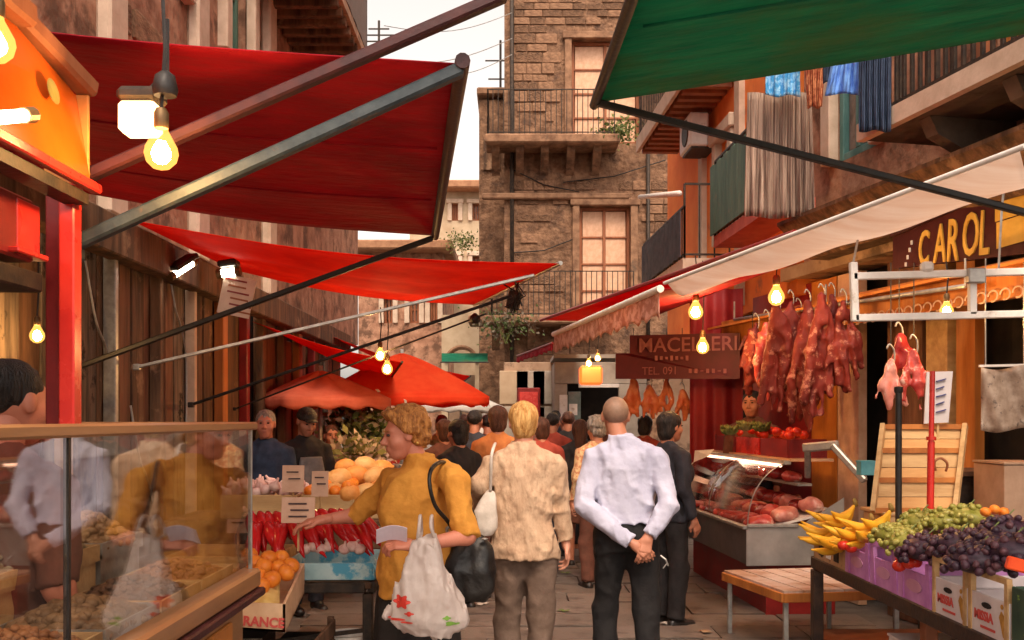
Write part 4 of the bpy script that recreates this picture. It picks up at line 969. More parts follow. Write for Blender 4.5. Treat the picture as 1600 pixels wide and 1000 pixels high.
def hair_sdf(style, c, M, s):
    S = SDF(); c = Vector(c); p = lambda x, y, z: c+M@(Vector((x,y,z))*s); Mr = np.array(M); d = lambda x, y, z: M@Vector((x,y,z))
    e = lambda q, r, k=.03: S.ell(p(*q), tuple(a*s for a in r), k*s, Mr)
    if style == 'short':
        e((0,-.022,.040), (.081,.100,.086)); S.cut(p(0,.0,-.012), d(0,-.62,.78)); S.noise(.006,60)
    elif style == 'shaved':
        e((0,-.0155,.0315), (.0755,.0955,.0855)); S.cut(p(0,.0,.0), d(0,-.55,.83))
    elif style == 'curly':
        e((0,-.022,.054), (.098,.118,.097)); e((0,-.070,-.015), (.074,.058,.068)); e((0,.048,.088), (.064,.044,.044))
        S.cut(p(0,.004,.0), d(0,-.80,.60)); S.noise(.013,34); S.noise(.009,48,48,40,seed=3,ridge=True)
    elif style == 'bob':
        e((0,-.022,.038), (.088,.104,.092)); e((0,-.050,-.040), (.078,.060,.080)); S.cut(p(0,.020,-.015), d(0,-.80,.60)); S.noise(.005,40,40,14); S.noise(.005,50,50,9,seed=2,ridge=True)
    elif style == 'bun':
        e((0,-.020,.040), (.084,.103,.090)); e((0,-.075,.010), (.062,.045,.07)); e((0,-.055,-.045), (.060,.045,.055)); S.cut(p(0,.010,-.006), d(0,-.70,.71)); S.noise(.006,30,30,14); S.noise(.0035,60,60,9,seed=2,ridge=True)
    elif style == 'long':
        e((0,-.022,.038), (.090,.106,.092)); S.cone(p(0,-.055,-.02), p(0,-.085,-.24), .088*s, .060*s, .05*s); S.cut(p(0,.020,-.10), d(0,-.94,.34)); S.noise(.008,45,45,9)
    elif style == 'cap':
        e((0,-.010,.045), (.084,.104,.080)); S.cut(p(0,0,.022), d(0,-.15,.98)); e((0,.105,.040), (.062,.062,.012), .01)
    return S

def person(label, X, Y, yaw, H, skin, top, bottom, hair=('short', H_BLK), J=None, female=False, wide=1.0, depth=1.0, sleeve='long', hem=.92, skirt=None, head_yaw=0, head_pitch=0,
           head_off=(0,0,0), res=.011, hands=True, face=True, group=None, wr=1.0, Jw=None, handp=None, topname='shirt', collar=False, belt=None, tuck=False, shoe=None, fine=.0062, trl=1.0):
    s = H/1.72; t = thing('person', label, 'person', (X, Y, 0), group)
    Mz = rotz(yaw); inv = Mz.inverted()
    def xf(v): return np.asarray(v)@np.array(Mz).T*s+np.array([X, Y, 0])
    def loc(p): return inv@(Vector(p)-Vector((X,Y,0)))/s
    j = {'ls': (-.172*wide,-.01,1.385), 'rs': (.172*wide,-.01,1.385), 'le': (-.225*wide,-.03,1.12), 're': (.225*wide,-.03,1.12), 'lw': (-.235*wide,.06,.88), 'rw': (.235*wide,.06,.88),
         'lh': (-.088,0,.90), 'rh': (.088,0,.90), 'lk': (-.10,.03,.49), 'rk': (.10,.03,.49), 'la': (-.105,-.02,.09), 'ra': (.105,-.02,.09)}
    if J: j.update(J)
    if Jw: j.update({k: tuple(loc(v)) for k, v in Jw.items()})
    V = {k: Vector(v) for k, v in j.items()}
    hc = Vector((0,.015,1.605))+Vector(head_off); Mh = rotz(head_yaw)@Matrix.Rotation(head_pitch, 3, 'X')
    # ---- body
    B = SDF()
    B.loft([(.88,.135*wide,.085*depth),(.95,.14*wide,.09*depth),(1.05,.125*wide,.085*depth),(1.25,.135*wide,.085*depth),(1.35,.125*wide,.066*depth),(1.43,.07,.05)], .03)
    B.cone((head_off[0]*.3,-.02,1.40), hc+Mh@Vector((0,-.03,-.05)), .058, .052, .03)
    for q in 'lr':
        B.cone(V[q+'s']+Vector((0,0,-.02)), V[q+'e'], .038, .034 if sleeve == 'long' else .042, .03); B.cone(V[q+'e'], V[q+'w'], .032 if sleeve == 'long' else .041, .026, .02)
        B.cone(V[q+'h'], V[q+'k'], .078, .053, .03); B.cone(V[q+'k'], V[q+'a'], .052, .036, .02)
        ft = V[q+'a']+Vector((0,.0,-.045)); B.cone(ft+Vector((0,-.03,0)), ft+Vector((0,.15,-.012)), .034, .028, .02)
    v, f = B.mesh(.014); v = smooth_mesh(v, f, 1); vs_, fs_ = [v], list(f)
    def join(S, h):
        nonlocal vs_, fs_
        v2, f2 = S.mesh(h)
        if len(v2) == 0: return
        v2 = smooth_mesh(v2, f2, 1, .4)
        n0 = sum(len(q) for q in vs_); vs_.append(v2); fs_ += [tuple(i+n0 for i in q) for q in f2]
    S = SDF(); head_sdf(S, hc, Mh); join(S, fine)
    if hands:
        for q in 'lr':
            hp = (handp or {}).get(q)
            if hp is None:
                fd = (V[q+'w']-V[q+'e']).normalized(); hp = dict(f=fd, n=Vector((-1 if q == 'l' else 1,0,0)), side=(1 if q == 'l' else -1))
            else:
                hp = dict(hp); hp['f'] = inv@Vector(hp['f']); hp['n'] = inv@Vector(hp['n'])
            S = SDF(); hand_sdf(S, V[q+'w'], **hp); join(S, .0048 if res <= .009 else .0065)
    body = link_mesh('body', xf(np.concatenate(vs_)), fs_, skin, t, True)
    # ---- face details
    if face:
        for sx in (-1,1):
            S = SDF(); S.ell(hc+Mh@Vector((sx*.030,.081,.012)), (.012,.012,.0075), .004, np.array(Mh)); sdf_obj('eye', S, .004, EYE_W, body, xf)
        S = SDF(); S.ell(hc+Mh@Vector((0,.088,-.056)), (.021,.009,.0035), .003, np.array(Mh)).ell(hc+Mh@Vector((0,.087,-.065)), (.018,.009,.004), .003, np.array(Mh)); sdf_obj('lips', S, .004, LIP, body, xf)
        S = SDF()
        for sx in (-1,1): S.cone(hc+Mh@Vector((sx*.016,.0905,.030)), hc+Mh@Vector((sx*.046,.078,.034)), .0045, .003, .004)
        sdf_obj('eyebrows', S, .004, hair[1] if hair else H_BRN, body, xf)
    # ---- bottom
    S = SDF()
    if skirt:
        S.loft([(skirt,.205*wide,.165*depth),(.75,.19*wide,.15*depth),(.92,.175*wide,.13*depth),(1.04,.145*wide,.11*depth)], .03)
        S.noise(.010,18,18,3); sdf_obj('skirt', S, res*1.2, bottom, t, xf)
    else:
        S.loft([(.84,.160*wide,.118*depth),(.95,.163*wide,.122*depth),(1.045,.148*wide,.108*depth)], .03)
        for q in 'lr':
            S.cone(V[q+'h'], V[q+'k'], .098*trl*(wide*.5+.5), .076*trl, .035); S.cone(V[q+'k'], V[q+'a'], .076*trl, .066*trl, .03, flat=True)
        S.noise(.008*wr,11,11,5); S.noise(.006*wr,13,13,10,seed=2,ridge=True); sdf_obj('trousers', S, res, bottom, t, xf)
    if belt: S = SDF(); S.loft([(1.012,.153*wide,.113*depth),(1.05,.152*wide,.112*depth)], .01); sdf_obj('belt', S, .009, belt, t, xf)
    # ---- shoes
    if shoe is not False:
        for q in 'lr':
            S = SDF(); a = V[q+'a']; z0_ = a.z-.09
            S.cone((a.x,a.y-.035,z0_+.045), (a.x,a.y+.155,z0_+.032), .042, .038, .02); S.ell((a.x,a.y+.02,z0_+.07), (.04,.07,.04), .03)
            S.cut((0,0,z0_+.004), (0,0,1)); sdf_obj('shoe', S, .012, shoe or SHOE, t, xf)
    # ---- top
    S = SDF(); hz = 1.00 if tuck else hem
    if female: secs = [(.70,.200*wide,.155*depth),(.92,.188*wide,.142*depth),(1.06,.162*wide,.127*depth),(1.22,.170*wide,.128*depth),(1.33,.172*wide,.116*depth),(1.395,.140*wide,.095*depth),(1.435,.09,.072),(1.46,.066,.06)]
    else: secs = [(.70,.175*wide,.130*depth),(.95,.175*wide,.130*depth),(1.03,.168*wide,.124*depth),(1.18,.172*wide,.122*depth),(1.31,.180*wide,.120*depth),(1.39,.150*wide,.098*depth),(1.435,.10,.078),(1.465,.066,.06)]
    sa_ = np.array(secs); secs = [(hz, np.interp(hz, sa_[:,0], sa_[:,1]), np.interp(hz, sa_[:,0], sa_[:,2]))]+[q for q in secs if q[0] > hz+.01]
    S.loft(secs, .03)
    if female:
        for sx in (-1,1): S.ell((sx*.075*wide,.095*depth,1.235), (.075,.065,.075), .06)
    for q in 'lr':
        sh = V[q+'s']; ins_ = Vector((sh.x*.72, sh.y, sh.z+.004))
        S.cone(Vector((sh.x*.22+head_off[0]*.3,-.02,1.455)), ins_, .034, .052, .05)              # trapezius
        S.cone(ins_, sh+Vector((0,0,-.03)), .056, .062, .05)                                      # shoulder cap
        S.cone(sh+Vector((0,0,-.02)), V[q+'e'], .062, .053, .018, flat=sleeve == 'half')
        if sleeve in ('long','rolled'):
            k_ = .93 if sleeve == 'long' else .55; e_ = V[q+'e'].lerp(V[q+'w'], k_); S.cone(V[q+'e'], e_, .053, .041, .016, flat=True)
    if collar: S.loft([(1.435,.074,.070,head_off[0]*.4,-.015),(1.495,.062,.064,head_off[0]*.5,-.012)], .012)
    S.noise(.007*wr,9,9,4); S.noise(.008*wr,9,9,5,seed=1,ridge=True); S.noise(.0085*wr,17,17,10,seed=5,ridge=True); S.noise(.0018*wr,34,34,26,seed=8,ridge=True)
    v, f = S.mesh(res); link_mesh(topname, xf(smooth_mesh(v, f, 1, .3)), f, top, t, True)
    # ---- hair
    if hair:
        S = hair_sdf(hair[0], hc, Mh, 1.0); sdf_obj('cap' if hair[0] == 'cap' else 'hair', S, .0075 if res <= .011 else .010, hair[1], t, xf)
    return t, V, xf, loc

# the three nearest shoppers --------------------------------------------------
shirt_w = cloth('lilac_white', (.40,.39,.51), (.53,.52,.64), scale=5, bump=.5, bscale=16, bdist=.02, transl=.08)
trs_b = cloth('black_suit', (.006,.005,.006), (.016,.014,.014), bump=.4, bscale=18, bdist=.02)
mx, my = .66, 5.8
man, mV, mxf, mloc = person('balding man in lilac white shirt with hands clasped behind his back', mx, my, R(-6), 1.74, SKT, shirt_w, trs_b, ('shaved', H_SHV),
    J={'le': (-.238,-.10,1.10), 're': (.242,-.10,1.11), 'lw': (.045,-.175,.895), 'rw': (.125,-.165,.935), 'lk': (-.11,.07,.49), 'rk': (.12,-.01,.49), 'la': (-.12,.04,.09), 'ra': (.15,-.10,.09), 'ls': (-.178,-.015,1.385), 'rs': (.178,-.015,1.385)},
    handp={'l': dict(f=(.80,-.20,-.55), n=(.2,-.95,.2), side=1, curl=(.9,.95,1,1)), 'r': dict(f=(-.25,-.25,-.92), n=(.1,-.95,.1), side=-1, curl=(.45,.5,.55,.6))},
    sleeve='long', tuck=True, collar=True, belt=SHOE, res=.0075, wide=.98, depth=1.0, face=True, head_off=(-.055,.02,0), head_yaw=R(0), wr=1.05, topname='shirt')
beige = cloth('beige_crinkle', (.44,.275,.17), (.60,.41,.27), scale=9, st=(1,1,.5), bump=.9, bscale=22, bst=(1,1,.45), bdist=.025, c3=(.36,.21,.125), c3s=18, c3lo=.50, c3hi=.72)
brown_tr = cloth('taupe', (.105,.065,.045), (.175,.115,.085), scale=8, bump=.4, bscale=20, bdist=.02)
wx, wy = PX(818,5.6), 5.6
wom, wV, wxf, wloc = person('blonde woman in crinkled beige blouse and taupe trousers seen from behind', wx, wy, R(3), 1.70, SK, beige, brown_tr, ('bun', H_LB), female=True,
    Jw={'le': P(752,755,5.55), 'lw': P(752,800,5.95), 're': P(872,775,5.62), 'rw': P(884,848,5.66)},
    J={'lk': (-.085,.05,.49), 'rk': (.095,.0,.49), 'la': (-.08,.03,.09), 'ra': (.10,-.05,.09)}, sleeve='long', hem=.845, res=.0085, wide=1.02, depth=1.0, wr=1.15, topname='blouse', collar=True, trl=1.02)
yellow = cloth('mustard', (.50,.20,.025), (.66,.30,.05), scale=7, bump=.5, bscale=20, bdist=.02)
dark_sk = cloth('black_skirt', (.012,.010,.010), (.03,.024,.022))
yx, yy_ = -.445, 4.7
yw, yV, yxf, yloc = person('woman in mustard blouse reaching over the stall, carrying a plastic bag', yx, yy_, R(103), 1.655, SKR, yellow, dark_sk, ('curly', H_BLOND), female=True, skirt=.42,
    Jw={'ls': P(712,748,4.50), 'le': P(730,838,4.42), 'lw': P(648,853,4.32), 'rs': P(610,752,4.88), 're': P(553,806,4.93), 'rw': P(505,812,4.86)},
    handp={'l': dict(f=(-1,-.05,.12), n=(-.1,-.5,.85), side=-1, curl=(.55,.6,.7,.75)), 'r': dict(f=(-1,.0,-.15), n=(0,-.2,1), side=1, curl=(.4,.4,.45,.5))},
    sleeve='half', hem=.82, res=.0085, wide=1.05, depth=1.38, wr=1.25, topname='blouse', collar=True, head_off=(0,.055,-.01), head_pitch=R(-8), head_yaw=R(6), fine=.0055)
# extra rolled-up elbow sleeves end at the elbow; earring and bracelet
er = MB().lathe([(.004,-.006),(.008,0),(.004,.006)], P(652,692,4.58), 8).build('earring', pm('gold', (.7,.45,.1), (.8,.55,.2), rough=.3, metal=1, bump=0), yw, True)
wrp = P(664,850,4.33)
MB().tube([wrp+Vector((0,.030*math.cos(a),.032*math.sin(a))) for a in np.linspace(0,6.28,14)], .004, 6).build('bracelet', grey_steel, yw, True)

# second rank -----------------------------------------------------------------
navy = cloth('navy', (.016,.016,.022), (.04,.038,.048)); black_c = cloth('black', (.010,.008,.009), (.026,.021,.021)); orange_c = cloth('orange', (.42,.13,.035), (.58,.21,.06)); red_c = cloth('brick_red', (.26,.035,.02), (.38,.06,.035)); blue_c = cloth('dark_blue', (.018,.03,.06), (.04,.06,.11)); pale_c = cloth('salmon', (.52,.27,.17), (.68,.40,.28)); brown_c = cloth('brown', (.09,.035,.022), (.16,.06,.04)); grey_c = cloth('grey', (.14,.13,.13), (.25,.23,.22)); olive_c = cloth('olive', (.10,.10,.04), (.18,.17,.08)); purple_c = cloth('plum', (.10,.03,.05), (.18,.06,.08)); white_c = cloth('off_white', (.55,.48,.42), (.70,.63,.56))
person('black-haired person in navy jacket and dark trousers beside the meat counter', PX(1046,7.7), 7.7, R(-62), 1.66, SKT, navy, black_c, ('bob', H_BLK), female=True, res=.012, hem=.86, shoe=None, J={'rk': (.10,.02,.49)})
person('long-haired woman in black top and brown skirt walking away', PX(906,10.8), 10.8, R(5), 1.60, SKT, black_c, brown_c, ('long', H_BRN), female=True, skirt=.52, sleeve='half', res=.015, hem=.92)
person('black-haired woman in black turning towards the stalls', PX(716,8.3), 8.3, R(40), 1.60, SKT, black_c, black_c, ('bob', H_BLK), female=True, res=.015)
person('brown-haired person in orange top seen from behind', PX(778,8.8), 8.8, R(0), 1.72, SKT, orange_c, brown_c, ('bob', H_BRN), res=.015)
person('dark-haired man in brick red shirt between the blonde woman and the black dress', PX(864,11.5), 11.5, R(-15), 1.68, SKT, red_c, navy, ('short', H_BLK), res=.016)
person('grey-blonde woman in floral top half hidden by the bald man', PX(932,9.4), 9.4, R(20), 1.62, SK, pm('cloth_floral', (.45,.20,.10), (.62,.45,.25), scale=26, lo=.45, hi=.55, bump=.2), brown_c, ('curly', H_GRY), female=True, res=.016)
person('grey-haired vendor in dark blue polo behind the left stall', -1.98, 8.0, R(188), 1.68, SKR, blue_c, navy, ('short', H_GRY), res=.012, sleeve='half')
ve = person('vendor in dark cap and grey apron bending over the produce', -1.72, 8.3, R(215), 1.70, SKT, black_c, navy, ('cap', H_BLK), res=.012, sleeve='half', head_pitch=R(-22), J={'lw': (-.12,.30,1.0), 'rw': (.15,.30,1.0), 'le': (-.24,.06,1.10), 're': (.24,.06,1.10)})[0]
S = SDF(); S.loft([(.55,.165,.06,0,.09),(1.0,.150,.05,0,.10),(1.30,.10,.04,0,.105)], .02); S.noise(.006,14,14,5)
vv, ff = S.mesh(.013); Ma = rotz(R(215)); link_mesh('apron', vv@np.array(Ma).T+np.array([-1.72,8.3,0]), ff, grey_c, ve, True)
person('person in salmon shirt behind the far left stall', PX(517,9.6), 9.6, R(205), 1.55, SKT, pale_c, brown_c, ('short', H_BRN), res=.016)
person('butcher with black hair standing behind the meat counter', PX(1175,9.6), 9.6, R(150), 1.88, SKT, brown_c, navy, ('short', H_BLK), res=.014)
person('dark-haired kiosk seller at the left edge behind the glass case', -1.44, 2.85, R(-25), 1.775, SKR, brown_c, navy, ('short', H_BLK), res=.012, sleeve='half')
# the rest of the crowd, each with its own look
crowd = [(690,12.5,1.66,olive_c,'short',H_BRN,'man in olive shirt far down the left stalls',10), (740,13.5,1.64,purple_c,'bob',H_BLK,'woman in plum top far down the street',-8), (756,16,1.70,white_c,'short',H_GRY,'grey-haired man in off-white shirt far down the street',5),
         (838,14.5,1.60,brown_c,'bob',H_BRN,'woman in brown top beyond the blonde woman',0), (884,13.5,1.66,purple_c,'short',H_BRN,'man in plum shirt near the kiosk door',15), (868,15.5,1.74,navy,'short',H_BLK,'tall man in navy standing at the kiosk door',-20), (655,10.6,1.58,grey_c,'short',H_BLK,'person in grey behind the yellow-bloused woman',30), (800,19,1.68,red_c,'short',H_BLK,'person in red at the far end of the street',0), (965,14.2,1.62,pale_c,'bob',H_BLK,'woman in salmon top by the kiosk panel',160),
         (694,9.6,1.60,brown_c,'bob',H_BRN,'short woman in brown top just left of the black-haired woman',25), (742,10.4,1.70,navy,'short',H_BLK,'man in navy shirt behind the woman in black',-12), (762,11.8,1.66,black_c,'short',H_BLK,'man in black beyond the orange top',0), (846,9.9,1.62,red_c,'bob',H_BRN,'woman in brick red directly beyond the blonde woman',10), (888,12.2,1.70,black_c,'short',H_BRN,'man in black beside the long-haired woman',-5), (948,11.6,1.66,brown_c,'short',H_BLK,'man in brown hidden behind the bald head',8), (725,15.2,1.68,brown_c,'short',H_BRN,'man in brown far off under the green awning',0), (1008,11.2,1.64,red_c,'bob',H_BLK,'woman in brick red below the orange hanging cuts',-30)]
for px, d_, H_, c_, hs_, hm_, lab, yw_ in crowd:
    person(lab, PX(px,d_), d_, R(yw_), H_, SKT, c_, navy if c_ is not navy else brown_c, (hs_, hm_), female=hs_ == 'bob', res=.02, hands=False, face=abs(yw_) > 90, fine=.009, shoe=False)

# ------------------------------------------------------------------ what they carry
bagm = pm('thin_white_plastic', (.62,.52,.48), (.80,.72,.68), rough=.35, scale=8, bump=.5, bscale=14, bst=(1,1,.4), bdist=.02, transl=.45, spec=.5)
pb = thing('plastic_bag', 'white plastic carrier bag with red and green print on the yellow-bloused woman arm', 'plastic bag', P(660,990,4.28))
bx = PX(662,4.28); S = SDF(); dB = 4.27
zb_ = lambda py: PZ(py, dB)
S.loft([(zb_(992),.085,.05,.01),(zb_(968),.158,.075,.0),(zb_(930),.140,.085,.0),(zb_(890),.105,.075,.0),(zb_(855),.066,.05,.006),(zb_(836),.040,.032,.006)], .02, 2.0)
S.cone((-.145,0,zb_(955)), (-.168,-.01,zb_(962)), .02, .012, .03); S.cone((.145,0,zb_(962)), (.163,0,zb_(972)), .02, .012, .03); S.cone((.035,0,zb_(985)), (.045,0,zb_(996)), .022, .012, .03)
S.noise(.014,11,11,4.2); S.noise(.015,20,20,2.2,seed=4,ridge=True); S.noise(.005,45,45,16,seed=6,ridge=True)
sdf_obj('bag', S, .008, bagm, pb, lambda v: v+np.array([bx, dB, 0]))
for sx in (-.02,.03):
    MB().tube([P(664,842,dB)+Vector((sx*1.5,-.01,0)), P(664,828,4.29)+Vector((sx,-.05,.02)), P(664,822,4.31)+Vector((sx,.0,.045)), P(664,835,4.35)+Vector((sx,.05,.0)), P(664,845,dB)+Vector((sx*1.5,.02,0))], .008, 6).build('handle', bagm, pb, True)
pr_r = pm('red_print', (.48,.03,.02), (.60,.06,.04), rough=.5, bump=0); pr_g = pm('green_print', (.10,.26,.03), (.20,.38,.06), rough=.5, bump=0)
def decal(name, parent, obj_, px, py, d_, w_, h_, m, lobes=5, n=28):
    """print following the bag: cast the outline onto the bag surface"""
    dg = bpy.context.evaluated_depsgraph_get(); o0 = origin(obj_); vv = []
    for ring in (0, .5, 1.0):
        for k in range(n):
            a = 2*math.pi*k/n; r = ring*(.8+.2*math.cos(lobes*a)); q = P(px+w_*r*math.cos(a), py+h_*r*math.sin(a), d_)
            ok, loc_, nr, _ = obj_.ray_cast(Vector((q.x, q.y-1, q.z))-o0, Vector((0,1,0)))
            vv.append((loc_+nr*.003+o0) if ok else q)
    ff_ = [(i*n+k, i*n+(k+1)%n, (i+1)*n+(k+1)%n, (i+1)*n+k) for i in (0,1) for k in range(n)]
    return link_mesh(name, [tuple(p) for p in vv], ff_, m, parent)
bpy.context.view_layer.update()
bagobj = [c for c in pb.children if c.name.startswith('bag')][0]
for px, py, w_, h_, m, lb_ in ((628,940,15,12,pr_r,6),(618,968,16,3,pr_r,2),(636,972,10,2.5,pr_r,2),(705,975,13,4,pr_g,3),(698,966,7,4,pr_g,4),(640,958,8,4,pr_r,4)): decal('print', pb, bagobj, px, py, 4.2, w_, h_, m, lb_)
# paper slip in her hand
one('paper_slip', MB().sheet(lambda a, b: tuple(P(588+a*48, 828-a*2+b*22-6*math.sin(a*3), 4.26+.05*b)), 8, 4, .003), pm('lilac_paper', (.62,.52,.60), (.72,.62,.70), rough=.6, bump=.05), 'lilac white paper slip held by the yellow-bloused woman', 'paper')
# black handbag
leather = pm('black_leather', (.007,.006,.006), (.022,.019,.017), rough=.38, scale=10, bump=.35, bscale=26, bdist=.015)
hb = thing('handbag', 'black leather shoulder bag hanging behind the yellow-bloused woman', 'handbag', P(732,935,4.62))
S = SDF(); c = P(733,880,4.62)
S.loft([(c.z-.175,.08,.05),(c.z-.13,.122,.075),(c.z-.03,.125,.08),(c.z+.07,.10,.055),(c.z+.13,.07,.03)], .03, 2.4); S.noise(.010,12); S.noise(.006,28,28,14,seed=3)
sdf_obj('bag', S, .009, leather, hb, lambda v: v+np.array([c.x, c.y, 0]))
MB().tube([P(712,838,4.60), P(700,815,4.46), P(680,790,4.385), P(671,755,4.37), P(675,732,4.42), P(692,722,4.55), P(712,740,4.70), P(738,800,4.74), P(748,838,4.64)], .010, 6).build('strap', leather, hb, True)
MB().tube([P(706,842,4.56), P(698,826,4.50), P(716,822,4.52), P(738,832,4.56)], .008, 6).build('buckle_strap', grey_steel, hb, True)
MB().lathe([(.012,-.004),(.018,0),(.012,.004)], P(757,842,4.56), 10).build('ring', grey_steel, hb, True)
# white shoulder bag of the blonde woman
wb = thing('shoulder_bag', 'off-white cloth shoulder bag at the side of the beige-bloused woman', 'shoulder bag', P(757,838,5.5))
S = SDF(); c = P(757,800,5.52)
S.loft([(c.z-.135,.055,.04,-.01),(c.z-.09,.085,.055,-.015),(c.z,.07,.05,0),(c.z+.08,.04,.03,.035),(c.z+.12,.02,.02,.045)], .03, 2.2); S.noise(.010,12,12,5); S.noise(.006,30,30,12,seed=3)
sdf_obj('bag', S, .009, cloth('canvas', (.50,.43,.36), (.68,.60,.53)), wb, lambda v: v+np.array([c.x, c.y, 0]))
MB().tube([P(766,770,5.51), P(767,740,5.46), P(768,712,5.44), P(772,697,5.50), P(774,693,5.62)], .009, 6).build('strap', MATS['cloth_canvas'], wb, True)
# keys in the man's hand
one('key_ring', MB().tube([P(1032,868,5.5), P(1040,874,5.49), P(1044,884,5.5)], .005, 6).bar(P(1042,880,5.5), P(1036,888,5.5), .012, .004), grey_steel, 'small keys hanging from the white-shirted man hand', 'keys')
# ------------------------------------------------------------------ produce meshes
def fruit_prof(r, ob=.92, dim=.16, n=9):
    pts = []
    for k in range(n+1):
        a = -math.pi/2+math.pi*k/n; rr = r*math.cos(a); z = r*ob*math.sin(a)
        z -= r*dim*math.exp(-(rr/(r*.28))**2)*(1 if a > 0 else -.5); pts.append((max(rr,.0008), z))
    return pts
def fmat(k, a, b, **kw): kw.setdefault('rough', .4); kw.setdefault('bump', .08); kw.setdefault('scale', 14); return pm('fruit_'+k, a, b, **kw)
orange_me = proto_mesh('orange', MB().lathe(fruit_prof(.042), n=12), fmat('orange', (.72,.17,.015), (.85,.27,.03), bscale=150, bump=.2))
tomato_me = proto_mesh('tomato', MB().lathe(fruit_prof(.033,.85,.22), n=12), fmat('tomato', (.50,.02,.012), (.68,.05,.02), rough=.25))
garlic_me = proto_mesh('garlic_bulb', MB().lathe([(.001,-.026),(.02,-.024),(.034,-.008),(.033,.008),(.018,.024),(.008,.036),(.006,.055)], n=10), fmat('garlic', (.50,.26,.24), (.72,.52,.46), rough=.6))
plum_me = [proto_mesh('grape', MB().lathe([(.0012,-.0195),(.011,-.0165),(.0165,-.006),(.017,.004),(.012,.014),(.005,.0185),(.001,.0188)], n=9), fmat('dark_grape_%d' % i, a, b, rough=.42, scale=30, bump=.1)) for i, (a, b) in enumerate((((.030,.010,.020),(.085,.035,.050)), ((.05,.014,.022),(.12,.05,.06)), ((.02,.009,.018),(.06,.028,.045))))]
gg_me = [proto_mesh('grape', MB().lathe([(.001,-.017),(.0095,-.0145),(.0135,-.005),(.0138,.004),(.010,.0125),(.004,.0165),(.001,.017)], n=8), fmat('green_grape_%d' % i, a, b, rough=.3, scale=30, transl=.2)) for i, (a, b) in enumerate((((.26,.24,.04),(.42,.38,.09)), ((.34,.30,.06),(.52,.46,.14)), ((.20,.20,.03),(.36,.33,.08))))]
melon_m = [fmat('melon_a', (.62,.28,.07), (.78,.44,.16), rough=.6, scale=9, bump=.5, bscale=45), fmat('melon_b', (.66,.22,.04), (.80,.34,.08), rough=.6, scale=9, bump=.4, bscale=45)]
melon_me = [proto_mesh('melon', MB().lathe([(.0015,-.092),(.03,-.088),(.055,-.068),(.070,-.03),(.073,.01),(.062,.05),(.038,.082),(.012,.094),(.006,.105)], n=14), m_) for m_ in melon_m]
def pepper_mesh(i):
    k = 9; pts = [Vector((.05*math.sin(t*2.2+i)*t, -.02+.24*t, .02*math.sin(t*3))) for t in np.linspace(0,1,k)]
    rs = [.012,.026,.031,.031,.029,.025,.019,.011,.002]
    return proto_mesh('red_pepper', MB().tube(pts, rs, 9), fmat('pepper', (.42,.008,.012), (.60,.02,.02), rough=.22, bump=.1, bscale=18))
pep_me = [pepper_mesh(i) for i in range(3)]
stemm = fmat('stem', (.10,.13,.03), (.20,.22,.06), rough=.7)
def put(name, me, loc, label, cat, group, rot=(0,0,0), s=1.0):
    o = bpy.data.objects.new(name, me); COL.objects.link(o); o.location = loc; o.rotation_euler = rot; o.scale = (s,)*3
    return tag(o, label, cat, group)
def rr_(a=3.1): return (random.uniform(-a,a), random.uniform(-a,a), random.uniform(-3.1,3.1))

# ------------------------------------------------------------------ fruit stall, right
ft = thing('fruit_stall', 'dark steel trestle table carrying crates of bananas and grapes, bottom right', 'stall', (2.4,4.9,0))
tz = .745; ya, yb = 3.0, 6.25
MB().box((2.42,(ya+yb)/2,tz-.02), (1.04,yb-ya,.03), ch=.004).build('table_top', old_wood, ft)
for a, b in (((1.90,ya,tz-.03),(1.90,yb,tz-.03)),((2.94,ya,tz-.03),(2.94,yb,tz-.03))): MB().bar(a, b, .05, .075, ch=.006).build('edge_rail', pm('dark_rusty_steel', (.025,.013,.010), (.07,.035,.022), rough=.55, scale=16, bump=.2), ft)
for xx, yy in ((1.90,6.2),(2.92,6.2),(1.99,4.75),(2.92,4.75),(1.92,3.3)): MB().box((xx,yy,(tz-.07)/2), (.065,.065,tz-.07), ch=.006).build('leg', MATS['dark_rusty_steel'] if yy > 5 else brown_paint, ft)
xc0, xc1 = 1.885, 2.42
def tray(name, label, y0, y1, m, h_=.13, low=None, x0=xc0, x1=xc1, z=tz, group=None, slat=None):
    t = thing(name, label, 'crate', ((x0+x1)/2,(y0+y1)/2,z), group); th = .012
    MB().box(((x0+x1)/2,(y0+y1)/2,z+.008), (x1-x0-.02,y1-y0-.02,.012)).build('base', m, t)
    lo_ = low or h_
    MB().box((x0+th/2,(y0+y1)/2,z+lo_/2), (th,y1-y0-.01,lo_), ch=.003).build('front_panel', m, t)
    MB().box((x1-th/2,(y0+y1)/2,z+lo_/2), (th,y1-y0-.01,lo_), ch=.003).build('back_panel', m, t)
    for q in (y0+.010, y1-.010): MB().box(((x0+x1)/2,q,z+h_/2), (x1-x0-2*th-.002,th,h_), ch=.003).build('end_panel', m, t)
    return t
cardb = pm('printed_cardboard', (.34,.19,.09), (.55,.36,.20), rough=.8, scale=8, bump=.15, c3=(.04,.03,.025), c3s=11, c3lo=.58, c3hi=.60)
t_ = tray('cardboard_tray', 'printed cardboard tray under the bananas at the stall corner', 5.64, 6.22, cardb, .13)
for k in range(3): MB().box((xc0-.003,5.78+k*.14,tz+.07), (.004,.08,.07)).build('print_patch', white_paint if k%2 else black_steel, t_)
purple = pm('purple_crate_plastic', (.42,.14,.40), (.58,.26,.54), rough=.55, scale=9, bump=.12, c3=(.60,.36,.52), c3s=5)
